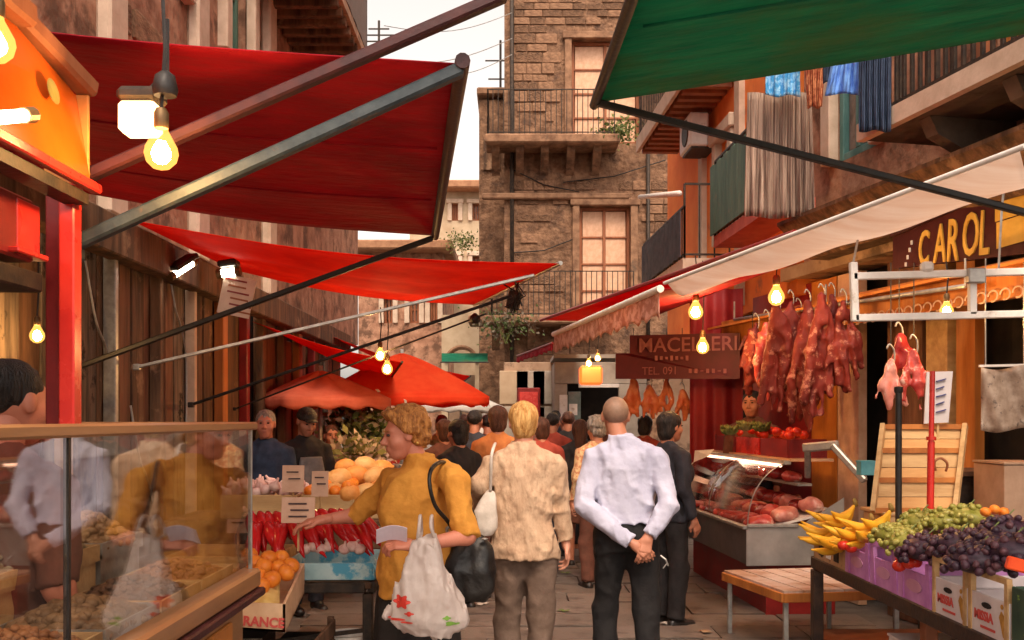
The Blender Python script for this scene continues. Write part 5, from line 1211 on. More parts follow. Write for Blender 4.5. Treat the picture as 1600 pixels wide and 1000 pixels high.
for k, (y0, y1, w_) in enumerate(((5.24,5.62,'farthest'),(4.86,5.23,'middle'),(4.47,4.85,'nearest'))):
    t_ = tray('purple_crate', w_+' of the three purple printed crates on the fruit stall', y0, y1, purple, .19, .15, group='purple crates')
    for q in (y0+.035, y1-.035):
        MB().prism([(xc0-.004,q-.035,tz+.0), (xc0-.004,q+.035,tz), (xc0-.004,q+.026,tz+.205), (xc0-.004,q-.012,tz+.205)], (.02,0,0)).build('corner_post', purple, t_)
    MB().prism([(xc0-.002,(y0+y1)/2+.09*math.cos(a),tz+.085+.03*math.sin(a)) for a in np.linspace(0,6.28,13)[:-1]], (-.003,0,0)).build('oval_print', pm('mauve_print', (.50,.22,.36), (.62,.32,.44), rough=.6, bump=0), t_)
whitebox = pm('white_fruit_box', (.56,.47,.47), (.70,.62,.61), rough=.7, scale=6, bump=.08)
bp_red = pm('box_red_print', (.52,.06,.05), (.62,.10,.08), rough=.7, bump=0); bp_brown = pm('box_figure_print', (.30,.13,.02), (.55,.28,.05), rough=.7, scale=30, bump=0)
for k, (y0, y1, w_) in enumerate(((4.12,4.46,'farther'),(3.77,4.11,'nearer'))):
    t_ = tray('white_fruit_box', w_+' white fruit box with red lettering and wooden rim', y0, y1, whitebox, .165, group='white fruit boxes')
    MB().bar((xc0+.005,y0+.01,tz+.245), (xc0+.005,y1-.01,tz+.245), .022, .022).build('top_rail', crate_wood, t_)
    for q in (y0+.02, y1-.02): MB().box((xc0+.006,q,tz+.12), (.022,.026,.235)).build('post', crate_wood, t_)
    MB().prism([(xc0-.001,(y0+y1)/2+.01+.04*math.cos(a),tz+.125+.012*math.sin(a)) for a in np.linspace(0,6.28,11)[:-1]], (-.003,0,0)).build('hand_hole', dark_in, t_)
    text('lettering', 'MISSIA', .052, bp_red, t_, (xc0-.002,y1-.055,tz+.062), (0,-1,0), (0,0,1), .001, 1.05, bold=.002)
    MB().box((xc0-.002,(y0+y1)/2,tz+.035), (.003,.12,.010)).build('small_print', bp_red, t_)
    MB().prism([(xc0-.001,y0+.03,tz+.02), (xc0-.001,y0+.045,tz+.03), (xc0-.001,y0+.075,tz+.10), (xc0-.001,y0+.06,tz+.125), (xc0-.001,y0+.04,tz+.11)], (-.003,0,0)).build('figure_print', bp_brown, t_)
    MB().lathe([(.001,-.002),(.010,-.002),(.010,.001),(.001,.002)], (xc0-.003,y0+.052,tz+.143), 8, Matrix.Rotation(R(90),3,'Y')).build('figure_print', bp_brown, t_)
gbx = pm('dark_green_printed_box', (.02,.045,.03), (.06,.10,.06), rough=.7, scale=7, bump=.08, c3=(.20,.32,.04), c3s=6, c3lo=.60, c3hi=.62)
tray('green_fruit_box', 'dark green printed fruit box at the right picture edge', 3.30, 3.76, gbx, .235)
# bananas
ban_m = fmat('banana', (.78,.36,.018), (.90,.52,.04), rough=.5, scale=6, st=(1,1,1), c3=(.25,.11,.02), c3s=16, c3lo=.66, c3hi=.72)
def bunch(label, crown, az, n=6, L=.27, drop=-.22):
    n = max(4, n-1)
    """fingers fanning out of a common crown, each curving down and up again"""
    c = Vector(crown); t = thing('banana_bunch', label, 'bananas', c-Vector((0,0,.1)), 'banana bunches')
    for k in range(n):
        lay = k % 2; f_ = (k-(n-1)/2)/(n-1)
        d_ = Vector((math.cos(az+f_*1.0), math.sin(az+f_*1.0), drop-.28*lay+random.uniform(-.06,.06))).normalized(); up = (Vector((0,0,1))-d_*d_.z).normalized(); sd_ = d_.cross(up)
        Lk = L*random.uniform(.9,1.1); pts = []; rs = []
        for i in range(14):
            q = i/13; sag = math.sin(math.pi*min(1,q*1.02))*.26*Lk
            pts.append(c+d_*Lk*q-up*(sag-.05*Lk*q)+sd_*.03*Lk*math.sin(q*3)*f_*2); rs.append(.026*(.28,.34,.48,.74,.92,1,1,1,1,.97,.88,.66,.34,.2)[i])
        MB().tube(pts, rs, 7).build('banana', ban_m, t, True)
    MB().tube([c+Vector((.005,0,-.012)), c+Vector((.0,0,.012)), c+Vector((-.006,.004,.035))], [.016,.015,.009], 7).build('crown', fmat('banana_crown', (.22,.13,.03), (.36,.24,.06), rough=.7), t, True)
for px, py, d_, az, n, lab in ((1322,782,5.95,R(190),6,'banana bunch at the far left corner of the fruit stall'),(1378,790,5.45,R(195),7,'banana bunch beside the green grapes'),(1348,806,5.5,R(205),6,'banana bunch lowest at the front of the purple crates'),(1300,806,6.05,R(160),5,'banana bunch at the back of the printed cardboard tray'),(1312,816,5.75,R(215),6,'banana bunch drooping over the tray front'),(1352,812,5.75,R(150),5,'banana bunch hidden behind the other bananas')):
    bunch(lab, P(px+14,py+6,d_), az, n)
# grapes
def grape_bunch(label, c, rx, ry, rz, n, mes, r, cat, group):
    c = Vector(c); t = thing('grape_bunch', label, cat, c, group); pts = []; tries = 0
    while len(pts) < n and tries < 6000:
        tries += 1; a = random.uniform(0,2*math.pi); u = random.uniform(-.15,1)
        q = Vector((rx*math.sqrt(max(0,1-u*u))*math.cos(a), ry*math.sqrt(max(0,1-u*u))*math.sin(a), rz*u))*random.uniform(.86,1.02)
        if all((q-w_).length > r*1.55 for w_ in pts): pts.append(q)
    for q in pts: place('grape', random.choice(mes), t, c+q, rr_(), (random.uniform(.88,1.12),)*3)
    MB().tube([c+Vector((0,0,rz*.8)), c+Vector((rx*.1,0,rz*1.05)), c+Vector((rx*.3,.01,rz*1.25))], .0035, 5).build('stem', stemm, t)
    core = SDF(); core.ell((0,0,rz*.35), (rx*.82,ry*.82,rz*.55), .02); v_, f_ = core.mesh(.02); link_mesh('core', v_+np.array(c), f_, mes[-1].materials[0], t, True)
gl_ = ['left end', 'second', 'third', 'fourth', 'right end']
for k, (px, py, d_) in enumerate(((1400,832,5.15),(1440,812,5.25),(1478,812,5.05),(1512,806,5.0),(1420,845,4.92))):
    grape_bunch('green grape bunch, '+['leftmost of the heap','topmost behind the black post','middle of the heap behind the red post','rightmost of the green heap','lowest in the purple crate'][k], P(px,py+14,d_), .13,.13,.10, 60, gg_me, .0138, 'grapes', 'green grapes')
for k, (px, py, d_) in enumerate(((1448,856,4.60),(1500,850,4.42),(1548,850,4.25),(1530,875,4.02),(1585,862,3.95),(1572,828,4.5))):
    grape_bunch('dark grape bunch, '+['leftmost in the purple crate','above the farther white box','highest middle of the heap','above the nearer white box','nearest the right picture edge','behind at the back of the boxes'][k], P(px,py+14,d_), .135,.13,.105, 46, plum_me, .0175, 'grapes', 'dark grapes')
for k, (px, py, d_) in enumerate(((1318,852,5.42),(1330,856,5.40),(1410,874,4.72),(1420,880,4.66),(1430,878,4.66),(1405,884,4.70))): put('tomato', tomato_me, P(px,py,d_), 'red tomato in a purple crate on the fruit stall', 'tomato', 'tomatoes in purple crates', rr_(.4))
tg = thing('price_tag', 'bright orange-red price card on the grapes at the right edge', 'price tag', P(1588,880,3.75)); MB().box(P(1588,882,3.75), (.075,.03,.05), Matrix.Rotation(R(15),3,'Y'), .006).build('card', pm('orange_red_card', (.80,.06,.01), (.9,.10,.02), rough=.4, bump=0), tg)
for k in range(3): put('tomato', orange_me, P(1540+k*14,800-4*(k%2),4.7), 'small orange fruit behind the dark grapes', 'orange', 'oranges behind the grapes', rr_(.4), .6)
# posts, wooden tray, cards behind
one('steel_post', MB().tube([(PX(1404,5.3),5.3,tz), P(1404,612,5.3)], .017, 10).lathe([(.02,0),(.024,.01),(.024,.03),(.015,.035)], P(1404,614,5.3), 10), black_steel, 'black steel post rising from the green grapes', 'post', smooth=True, sharp=40)
one('red_post', MB().tube([(PX(1452,5.35),5.35,tz), P(1455,690,5.35)], .019, 10).tube([P(1455,690,5.35), P(1457,580,5.35)], .014, 10).lathe([(.015,0),(.026,.0),(.026,.02),(.015,.02)], P(1455,688,5.35), 10), red_paint, 'slim red post next to the black steel post', 'post', smooth=True, sharp=40)
wt_ = thing('wooden_tray', 'pale wooden slatted tray propped upright behind the posts', 'tray', P(1430,795,5.9))
a0, a1, b1, b0 = P(1362,800,5.8), P(1490,800,5.8), P(1506,664,6.05), P(1378,664,6.05)
for k in range(6):
    q0 = a0.lerp(b0, k/6+.004); q1 = a1.lerp(b1, k/6+.004); q2 = a1.lerp(b1, (k+1)/6-.004); q3 = a0.lerp(b0, (k+1)/6-.004)
    MB().prism([q0,q1,q2,q3], (0,.012,0)).build('slat', crate_wood if k%2 else pm('orange_crate_wood', (.50,.24,.08), (.64,.36,.14), rough=.7, scale=10, st=(.2,1,1), bump=.3), wt_)
for t in (.02, .36, .70, .98): MB().bar(a0.lerp(b0,t)-Vector((0,.014,0)), a1.lerp(b1,t)-Vector((0,.014,0)), .022, .03).build('batten', orange_wood, wt_)
for A_, B_ in ((a0,b0),(a1,b1)): MB().bar(A_-Vector((0,.02,0)), B_-Vector((0,.02,0)), .026, .05).build('side', crate_wood, wt_)
MB().tube([P(1462,735,5.86), P(1460,722,5.84), P(1470,716,5.84), P(1480,724,5.84), P(1478,736,5.86)], .008, 6).build('rope_handle', brown_paint, wt_, True)
uc = thing('upturned_crate', 'upturned slatted crate holding up the propped wooden tray', 'crate', (PX(1430,5.95),5.95,tz))
for k in range(3): MB().box((PX(1430,5.95),5.77,tz+.05+k*.105), (.50,.015,.09), ch=.003).build('slat', crate_wood, uc)
for q in (-.24,.24): MB().box((PX(1430,5.95)+q,5.95,tz+.15), (.02,.34,.30), ch=.003).build('end_panel', crate_wood, uc)
MB().box((PX(1430,5.95),5.95,tz+.315), (.52,.40,.02), ch=.003).build('top_panel', crate_wood, uc)
pc = thing('price_board', 'white card with scribbled blue writing behind the red post', 'price card', P(1466,662,6.0))
MB().prism([P(1444,662,6.0), P(1482,660,6.0), P(1489,580,6.0), P(1448,581,6.0)], (0,.01,0)).build('card', pm('white_card', (.55,.50,.50), (.66,.60,.60), rough=.6, bump=0), pc)
MB().tube([P(1466,600,6.02), (PX(1464,6.02),6.02,tz+.33)], .008, 6).build('stick', crate_wood, pc)
for k in range(5): MB().bar(P(1463,596+k*12,5.992), P(1478-3*(k%2),592+k*12,5.992), .006, .012, up=(0,1,0)).build('writing', pm('blue_ink', (.05,.05,.16), (.1,.1,.25), rough=.7, bump=0), pc)
pp_ = thing('paper_bundle', 'sheets of wrapping paper hanging in clear plastic at the right edge', 'paper', P(1570,670,6.0))
MB().sheet(lambda a, b: tuple(P(1533+a*75, 672-b*98+4*math.sin(a*5), 6.0+.03*math.sin(a*9+b*4))), 14, 10, .006).build('sheet', pm('brownish_paper', (.26,.18,.13), (.46,.35,.27), rough=.35, scale=14, bump=.4, bscale=20, c3=(.10,.07,.06), c3s=20, c3lo=.58), pp_, True)
MB().bar(P(1530,572,6.0), P(1612,570,6.0), .02, .014).build('clip_bar', white_paint, pp_)
for px in (1540,1600): MB().tube([P(px,571,6.0), (PX(px,6.0),6.0,2.58)], .004, 5).build('cord', grey_steel, pp_)
cb = thing('cardboard_box', 'plain brown cardboard box standing at the right edge behind the fruit', 'box', P(1580,800,6.0)); MB().box(P(1582,770,6.2), (.30,.4,.36), ch=.004).build('carton', pm('plain_cardboard', (.36,.22,.14), (.48,.31,.21), rough=.8, bump=.1), cb); MB().box(P(1582,722,6.2), (.31,.41,.012)).build('lid_flap', MATS['plain_cardboard'], cb)
ws = thing('wooden_stand', 'dark wooden stand carrying the plain cardboard box', 'stand', (PX(1582,6.2),6.2,0)); zz_ = PZ(770,6.2)-.18
MB().box((PX(1582,6.2),6.2,zz_-.02), (.36,.42,.03), ch=.003).build('top', old_wood, ws)
for sx in (-.15,.15):
    for sy in (-.18,.18): MB().box((PX(1582,6.2)+sx,6.2+sy,(zz_-.036)/2), (.04,.04,zz_-.036), ch=.003).build('leg', old_wood, ws)
gnb = thing('dark_counter', 'dark back counter behind the wooden tray', 'counter', (PX(1560,6.6),6.75,0)); MB().box((PX(1560,6.6),6.75,.62), (.75,.5,1.24), ch=.01).build('body', iron, gnb); MB().box((PX(1560,6.6),6.73,1.255), (.80,.55,.03)).build('worktop', old_wood, gnb)
bb = thing('blue_box', 'small turquoise box beside the wooden tray', 'box', P(1352,740,6.8)); MB().box(P(1353,732,6.8), (.10,.10,.09), ch=.004).build('carton', pm('turquoise_box', (.06,.26,.34), (.12,.38,.46), rough=.5, bump=0), bb); MB().box(P(1353,721,6.8), (.104,.104,.012)).build('lid', MATS['turquoise_box'], bb)
wc = thing('white_carton', 'white carton standing on the ground under the fruit stall', 'box', (PX(1500,4.95),4.95,0)); MB().box((PX(1490,4.95),5.1,.24), (.42,.3,.46), ch=.006).build('carton', whitebox, wc); MB().box((PX(1458,4.95),4.944,.40), (.02,.004,.09)).build('print', bp_brown, wc); MB().box((PX(1490,4.95),5.1,.476), (.43,.31,.012)).build('lid_flap', whitebox, wc)

# ------------------------------------------------------------------ low wooden table
lt2 = thing('low_table', 'low worn wooden table with metal legs before the meat counter', 'table', (2.05,6.95,0))
za = .47
qa, qb, qc, qd = Vector((1.56,7.35,za)), Vector((1.76,6.45,za)), Vector((2.60,6.60,za)), Vector((2.40,7.50,za))
for k in range(6):
    u0, u1 = k/6+.006, (k+1)/6-.006
    MB().prism([qa.lerp(qd,u0), qb.lerp(qc,u0), qb.lerp(qc,u1), qa.lerp(qd,u1)], (0,0,.025)).build('board', pm('worn_table_top', (.30,.15,.08), (.55,.38,.30), rough=.6, scale=5, bump=.25, c3=(.60,.50,.46), c3s=1.8, c3lo=.42, c3hi=.54), lt2)
for A_, B_ in ((qa,qb),(qb,qc),(qc,qd),(qd,qa)): MB().bar(A_-Vector((0,0,.02)), B_-Vector((0,0,.02)), .03, .06, ch=.004).build('apron', orange_wood, lt2)
for q in (qa,qb,qc,qd):
    q2 = q.lerp((qa+qc)/2, .08); MB().box((q2.x,q2.y,(za-.05)/2), (.032,.032,za-.05), ch=.003).build('leg', grey_steel, lt2)
tr_ = thing('hand_truck', 'low trolley with small wheels under the tables', 'trolley', (2.55,6.2,0))
MB().box((2.45,6.35,.20), (.95,.5,.04), ch=.004).build('platform', brown_paint, tr_)
for xx in (2.05,2.85):
    for yy in (6.15,6.55): MB().lathe([(.02,-.025),(.07,-.025),(.075,0),(.07,.025),(.02,.025)], (xx,yy,.075), 14, Matrix.Rotation(R(90),3,'X')).build('wheel', iron, tr_, True, sharp=40); 
for xx in (2.05,2.85): MB().box((xx,6.35,.16), (.05,.34,.05)).build('axle_block', grey_steel, tr_)

# ------------------------------------------------------------------ meat counter
meat_m = [pm('meat_red', (.30,.02,.018), (.55,.09,.07), rough=.35, scale=9, bump=.3, bscale=24, c3=(.68,.42,.34), c3s=9, c3lo=.56, c3hi=.62, spec=.5), pm('meat_pink', (.50,.14,.11), (.68,.32,.25), rough=.38, scale=9, bump=.3, bscale=22, c3=(.74,.54,.44), c3s=8, c3lo=.54, c3hi=.62, spec=.5), pm('meat_dark', (.16,.008,.010), (.32,.03,.028), rough=.3, scale=8, bump=.25, bscale=20, spec=.5)]
carc_m = pm('carcass', (.090,.006,.005), (.22,.026,.017), rough=.66, rvar=.06, scale=6, st=(1,1,.45), bump=.5, bscale=18, bdist=.02, c3=(.36,.14,.10), c3s=13, c3lo=.55, c3hi=.62)
mc = thing('meat_counter', 'refrigerated meat counter with glass front and steel end on the right', 'counter', (2.1,9.0,0))
cu = (Vector((1.70,10.3,0))-Vector((1.87,7.95,0))).normalized(); cn = Vector((-cu.y, cu.x, 0));  # outward to the street
CO = Vector((1.87,7.95,0)); CLn = 2.36
def cp(a, out, z): q = CO+cu*a+cn*out; return Vector((q.x,q.y,z))
MB().prism([cp(.05,-.18,0), cp(CLn,-.18,0), cp(CLn,-.75,0), cp(.05,-.75,0)], (0,0,.44)).build('base', dark_red_paint, mc)
MB().prism([cp(.0,-.02,.44), cp(CLn,-.02,.44), cp(CLn,.0,.73), cp(0,.0,.73)], cn*-.03).build('front_panel', pm('dark_steel_panel', (.10,.09,.085), (.18,.16,.15), rough=.35, metal=.4, bump=.05), mc)
MB().prism([cp(-.012,.0,.44), cp(-.012,-.80,.44), cp(-.012,-.80,.98), cp(-.012,-.45,.76), cp(-.012,.0,.74)], cu*.012).build('end_panel', pm('brushed_steel', (.40,.38,.36), (.56,.54,.51), rough=.35, metal=.6, scale=4, bump=.08), mc)
MB().bar(cp(-.02,.01,.745), cp(CLn,.01,.745), .05, .03, ch=.006).build('front_rail', grey_steel, mc)
MB().bar(cp(-.02,.0,.76), cp(-.02,-.42,.76), .03, .03, ch=.006).build('end_rail', grey_steel, mc)
MB().prism([cp(.01,-.04,.70), cp(CLn,-.04,.70), cp(CLn,-.75,.86), cp(.01,-.75,.86)], (0,0,.02)).build('deck', white_paint, mc)
cg = glassmat('counter_glass', (.97,.95,.93), .05)
def cgl(a, b):
    an = b*R(75); return tuple(cp(.02+a*(CLn-.04), -.02-.40*(1-math.cos(an)), .765+.50*math.sin(an)))
MB().sheet(cgl, 2, 14, .006).build('curved_glass', cg, mc, True)
for a in (.02, CLn*.5, CLn-.02): MB().tube([Vector(cgl((a-.02)/(CLn-.04), b))+Vector((0,0,.002)) for b in np.linspace(0,1,12)], .005, 6).build('glass_rib', grey_steel, mc, True)
MB().bar(cp(0,-.34,1.26), cp(CLn,-.34,1.26), .06, .035, ch=.006).build('top_rail', grey_steel, mc)
MB().prism([cp(.0,-.36,1.27), cp(CLn,-.36,1.27), cp(CLn,-.72,1.27), cp(0,-.72,1.27)], (0,0,.022)).build('top_shelf', pm('amber_shelf', (.55,.30,.16), (.68,.42,.25), rough=.35, bump=.05), mc)  # top shelf in a plain amber base colour
MB().bar(cp(.05,-.5,1.08), cp(CLn,-.5,1.08), .12, .02).build('inner_shelf', grey_steel, mc)
MB().tube([cp(.05,-.30,1.235), cp(CLn-.1,-.30,1.235)], .012, 8).build('light_tube', glow('counter_tube', (1,.55,.36), 4), mc)
# grey folding arm at the near end
MB().bar(P(1255,700,7.7), P(1310,695,7.5), .05, .07, ch=.012).build('arm_joint', grey_steel, mc); MB().bar(P(1300,695,7.5), P(1352,752,7.3), .045, .05, ch=.01).build('arm', grey_steel, mc); MB().bar(P(1262,702,7.7), P(1262,745,7.9), .05, .05, ch=.01).build('arm', grey_steel, mc)
mk = 0
def meat(p, r, m, seed, cat='meat'):
    global mk
    S = SDF(); S.ell((0,0,0), r, .02, np.array(Matrix.Rotation(seed*1.3,3,'Z'))); S.ell((r[0]*.4*math.cos(seed),r[1]*.4*math.sin(seed),.01), (r[0]*.6,r[1]*.6,r[2]*.9), .03); S.noise(.018,11,seed=seed); S.noise(.008,28,seed=seed+2)
    v_, f_ = S.mesh(.016); v_ = smooth_mesh(v_, f_, 1)
    o = link_mesh('meat_cut', v_+np.array(p), f_, m, None, True); mk += 1
    return tag(o, 'raw meat cut lying in the glass meat counter', 'meat', 'meat cuts in the counter')
for k in range(39):
    a = .10+(k%13)*.175+random.uniform(-.03,.03); row = k//13; out = (-.12,-.33,-.55)[row]+random.uniform(-.02,.02)
    meat(cp(a, out, .765+.065*row+random.uniform(0,.02)), (random.uniform(.10,.14), random.uniform(.075,.10), random.uniform(.04,.065)), random.choice(meat_m[:2] if row == 0 else meat_m), k)
for k in range(6): tag(meat(cp(.3+k*.35, -.5, 1.13), (.11,.07,.05), meat_m[2 if k%2 else 0], k+40), 'dark raw meat piece on the inner shelf of the meat counter', 'meat', 'meat on the inner shelf')
# top display: reds and greens
for k in range(3):
    a0_ = .12+.72*k; t_ = thing('red_crate', 'red painted crate of tomatoes on the meat counter, %s from the street end' % ['first','second','third'][k], 'crate', cp(a0_+.33,-.55,1.293), 'crates on the meat counter')
    for o_, w_ in ((-.38,.012),(-.70,.012)): MB().prism([cp(a0_,o_,1.294), cp(a0_+.68,o_,1.294), cp(a0_+.68,o_-w_,1.294), cp(a0_,o_-w_,1.294)], (0,0,.15)).build('side_panel', red_paint if k%2 else dark_red_paint, t_)
    for q in (a0_, a0_+.668): MB().prism([cp(q,-.394,1.294), cp(q+.012,-.394,1.294), cp(q+.012,-.698,1.294), cp(q,-.698,1.294)], (0,0,.15)).build('end_panel', dark_red_paint, t_)
    MB().prism([cp(a0_+.013,-.394,1.295), cp(a0_+.667,-.394,1.295), cp(a0_+.667,-.698,1.295), cp(a0_+.013,-.698,1.295)], (0,0,.13)).build('packing', crate_wood, t_)
for k in range(18): put('tomato', tomato_me, cp(.25+.11*k+random.uniform(-.02,.02), -.45-.1*(k%3), 1.475+.03*(k%2)), 'red tomato heaped on top of the meat counter', 'tomato', 'tomatoes on the meat counter', rr_(.5), 1.35)
leaf_m = [pm('lettuce_%d' % i, a, b, rough=.55, scale=14, bump=.3, transl=.3) for i, (a, b) in enumerate((((.10,.13,.03),(.26,.28,.09)), ((.16,.17,.05),(.34,.34,.14))))]
def lettuce(p, r, label, m):
    t = thing('lettuce_head', label, 'lettuce', p, 'lettuce on the meat counter'); p = Vector(p)
    for k in range(9):
        a = k*2.4; tl = .35+.09*k; M = Matrix.Rotation(a,3,'Z')
        def S(u, v_): w_ = (u-.5)*r*1.5*math.sin(.35+v_*2.4); return tuple(p+M@Vector((w_, r*(.25+.75*v_*math.cos(1.25-tl*.9)), r*(.1+1.0*v_*math.sin(.45+(.12*k)))+.16*r*math.sin(u*14)*v_-.25*r*(2*u-1)**2*0)))
        MB().sheet(S, 8, 5, .003).build('leaf', m, t, True)
for k, (px, py, d_) in enumerate(((1140,655,8.9),(1165,648,9.0),(1190,650,8.9))): lettuce(P(px,py+26,d_), .085, 'loose green lettuce, '+['left','middle','right']+[] if False else 'loose green lettuce, %s of three on the meat counter' % ['leftmost','middle','rightmost'][k], leaf_m[k%2])
# glare on the counter, put in as a solid white sheet
one('glare_sheet', MB().prism([P(1084,722,9.7), P(1086,704,9.7), P(1116,702,9.5), P(1108,712,9.5)], (0,.01,0)), white_paint, 'white sheet for the slanted placard at the far end of the meat counter', 'highlight')

# hanging meat
rail = thing('meat_rail', 'steel rail above the meat counter with hanging carcasses', 'rail', P(1240,455,8.3)); rA, rB = wp(6.6,.48,2.48), wp(10.0,.48,2.60)
MB().tube([rA, rB], .016, 8).build('bar', grey_steel, rail, True)
for q in (rA, rA.lerp(rB,.5), rB): MB().tube([q, q+Vector((0,0,.18))], .008, 6).build('hanger', grey_steel, rail)
def carcass(label, px, pt, pb_, d_, w_, seed, m=carc_m, group='hanging carcasses'):
    zt, zb2_ = PZ(pt,d_), PZ(pb_,d_); x = PX(px,d_); L = zt-zb2_
    w_ *= .78; t = thing('carcass', label, 'meat', (x,d_,zb2_), group); S = SDF(); sg = 1 if seed%2 else -1
    rs_ = random.Random(seed)
    S.cone((0,0,-.02), (.01*sg,0,-L*.2), .025, w_*.6, .05)
    for q in range(6):
        x_ = (q-2.5)*w_*.48; y_ = rs_.uniform(-.5,.5)*w_; l0, l1 = rs_.uniform(.12,.3), rs_.uniform(.7,1.0) if q not in (2,3) else 1.0
        p0 = Vector((x_*.4,y_*.4,-L*l0)); p1 = Vector((x_*.95+rs_.uniform(-.03,.03),y_,-L*(l0+l1)/2)); p2 = Vector((x_+rs_.uniform(-.05,.05),y_*.8,-L*l1)); r_ = w_*rs_.uniform(.28,.45)
        S.cone(p0, p1, r_*.75, r_, .03); S.cone(p1, p2, r_, r_*rs_.uniform(.3,.7), .03)
    S.noise(.018,8,8,5,seed=seed); S.noise(.014,20,20,9,seed=seed+1,ridge=True); S.noise(.006,46,46,22,seed=seed+2)
    v_, f_ = S.mesh(.012); v_ = smooth_mesh(v_, f_, 1, .35); link_mesh('flesh', v_+np.array([x,d_,zt]), f_, m, t, True)
    top = Vector((x,d_,zt)); MB().tube([top+Vector((0,0,-.06)), top+Vector((.02,0,-.02)), top+Vector((.02,0,.05)), top+Vector((-.01,0,.09)), top+Vector((-.025,0,.06))], .006, 6).build('hook', grey_steel, t, True)
    if zt < 2.45: MB().tube([top+Vector((.0,0,.085)), Vector((x,d_,2.60))], .004, 5).build('cord', black_steel, t)
carcass('long hanging carcass lit red-orange, centre of the row', 1262, 470, 672, 7.9, .14, 1)
carcass('hanging carcass right of the longest one, by the post', 1300, 460, 600, 7.7, .10, 2)
carcass('dark hanging carcass left of the bulb', 1198, 500, 625, 8.6, .11, 3, meat_m[0])
carcass('broad hanging side of meat behind the long carcass', 1236, 470, 615, 8.4, .13, 4)
carcass('short hanging cut above the lettuce', 1176, 540, 615, 9.2, .08, 5)
for k_, (a_, b_, c_, d_, l_) in enumerate(((1215,478,640,8.0,'narrow hanging side just right of the bulb'),(1284,462,645,7.55,'narrow hanging side in front of the broad one'),(1182,505,600,8.9,'leftmost hanging side by the red tarp'),(1248,482,655,8.7,'hanging side at the back of the row'),(1318,470,610,7.5,'rightmost hanging side against the pale post'))): carcass(l_, a_, b_, c_, d_, .11, 20+k_)
carcass('small pale cut hanging left of the black post', 1392, 560, 640, 6.3, .055, 6, meat_m[1], 'small hanging cuts')
carcass('small red cut hanging before the white card', 1428, 545, 640, 6.3, .06, 7, meat_m[0], 'small hanging cuts')
carcass('small dark cut hanging high behind the white frame', 1405, 525, 590, 6.5, .05, 8, meat_m[2], 'small hanging cuts')
for k, (px, pt, pb_) in enumerate(((990,592,650),(1015,600,652),(1042,590,655),(1066,610,655))): carcass('orange hanging cut below the butcher sign, %s from the kiosk' % ['first','second','third','fourth'][k], px, pt, pb_, 10.8, .07, 10+k, pm('orange_meat', (.55,.10,.03), (.75,.26,.10), rough=.45, scale=7, bump=.3, c3=(.75,.45,.3), c3s=8), 'orange cuts under the sign')  # cuts have an orange base colour with paler blotches

# ------------------------------------------------------------------ left produce stall
ls = thing('vegetable_stall', 'steel legged vegetable stall before the woman in mustard', 'stall', (-1.4,5.8,0))
lz = .80
MB().box((-1.45,5.95,lz-.02), (1.50,2.0,.03), ch=.004).build('table_top', old_wood, ls)
for a, b in (((-.70,4.96,lz-.03),(-.70,6.95,lz-.03)),((-2.2,4.96,lz-.03),(-.73,4.96,lz-.03))): MB().bar(a, b, .04, .05, ch=.005).build('edge_rail', iron, ls)
for xx, yy in ((-.72,4.98),(-.72,6.9),(-2.15,4.98),(-2.15,6.9)): MB().box((xx,yy,(lz-.06)/2), (.05,.05,lz-.06), ch=.005).build('leg', iron, ls)
MB().bar((-.74,5.0,.40), (-2.1,5.0,.40), .03, .03).build('stretcher', iron, ls); MB().bar((-.74,5.0,.55), (-2.1,5.15,.35), .02, .02).build('stretcher', iron, ls)
blue = pm('pale_blue_crate', (.30,.46,.48), (.48,.62,.62), rough=.6, scale=7, bump=.1, c3=(.08,.32,.46), c3s=5, c3lo=.5, c3hi=.56)
pt_ = tray('pale_blue_crate', 'pale blue printed crate of red peppers on the vegetable stall', 5.0, 5.55, blue, .085, x0=-1.16, x1=-.69, z=lz)
MB().sheet(lambda a, b: (-.70+.03*math.sin(a*7)*b+.02*b, 5.0+.25*a, lz+.09-.06*b+.02*math.sin(a*9)), 10, 4, .003).build('plastic_liner', pm('blue_film', (.15,.45,.58), (.45,.68,.72), rough=.25, bump=.2, transl=.3), pt_, True)
for k in range(15):
    px = 470+(k%8)*16+random.uniform(-3,3); row = k//8
    put('red_pepper', pep_me[k%3], P(px-14,815-row*14,5.14+.12*row), 'long glossy red pepper heaped in the pale blue crate', 'pepper', 'red peppers', Vector((.42+random.uniform(-.2,.2),-.42,-.52)).to_track_quat('Y','Z').to_euler(), random.uniform(.95,1.2))
for k in range(7): put('garlic_bulb', garlic_me, P(478+(k%4)*12+ (60 if k > 3 else 0), 858-4*(k%2), 5.02), 'pinkish garlic bulb at the front of the pepper crate', 'garlic', 'garlic by the peppers', rr_(1), .9)
for k in range(10):
    put('red_pepper', pep_me[k%3], P(394+(k%5)*13,822-(k//5)*16,5.12+.1*(k//5)), 'dark red pepper piled behind the glass case corner', 'pepper', 'red peppers by the glass case', Vector((.25+random.uniform(-.3,.3),-.42,-.60)).to_track_quat('Y','Z').to_euler(), 1.1)
tray('wooden_crate', 'wooden crate of red peppers beside the glass case', 5.0, 5.5, crate_wood, .12, x0=-1.75, x1=-1.19, z=lz)
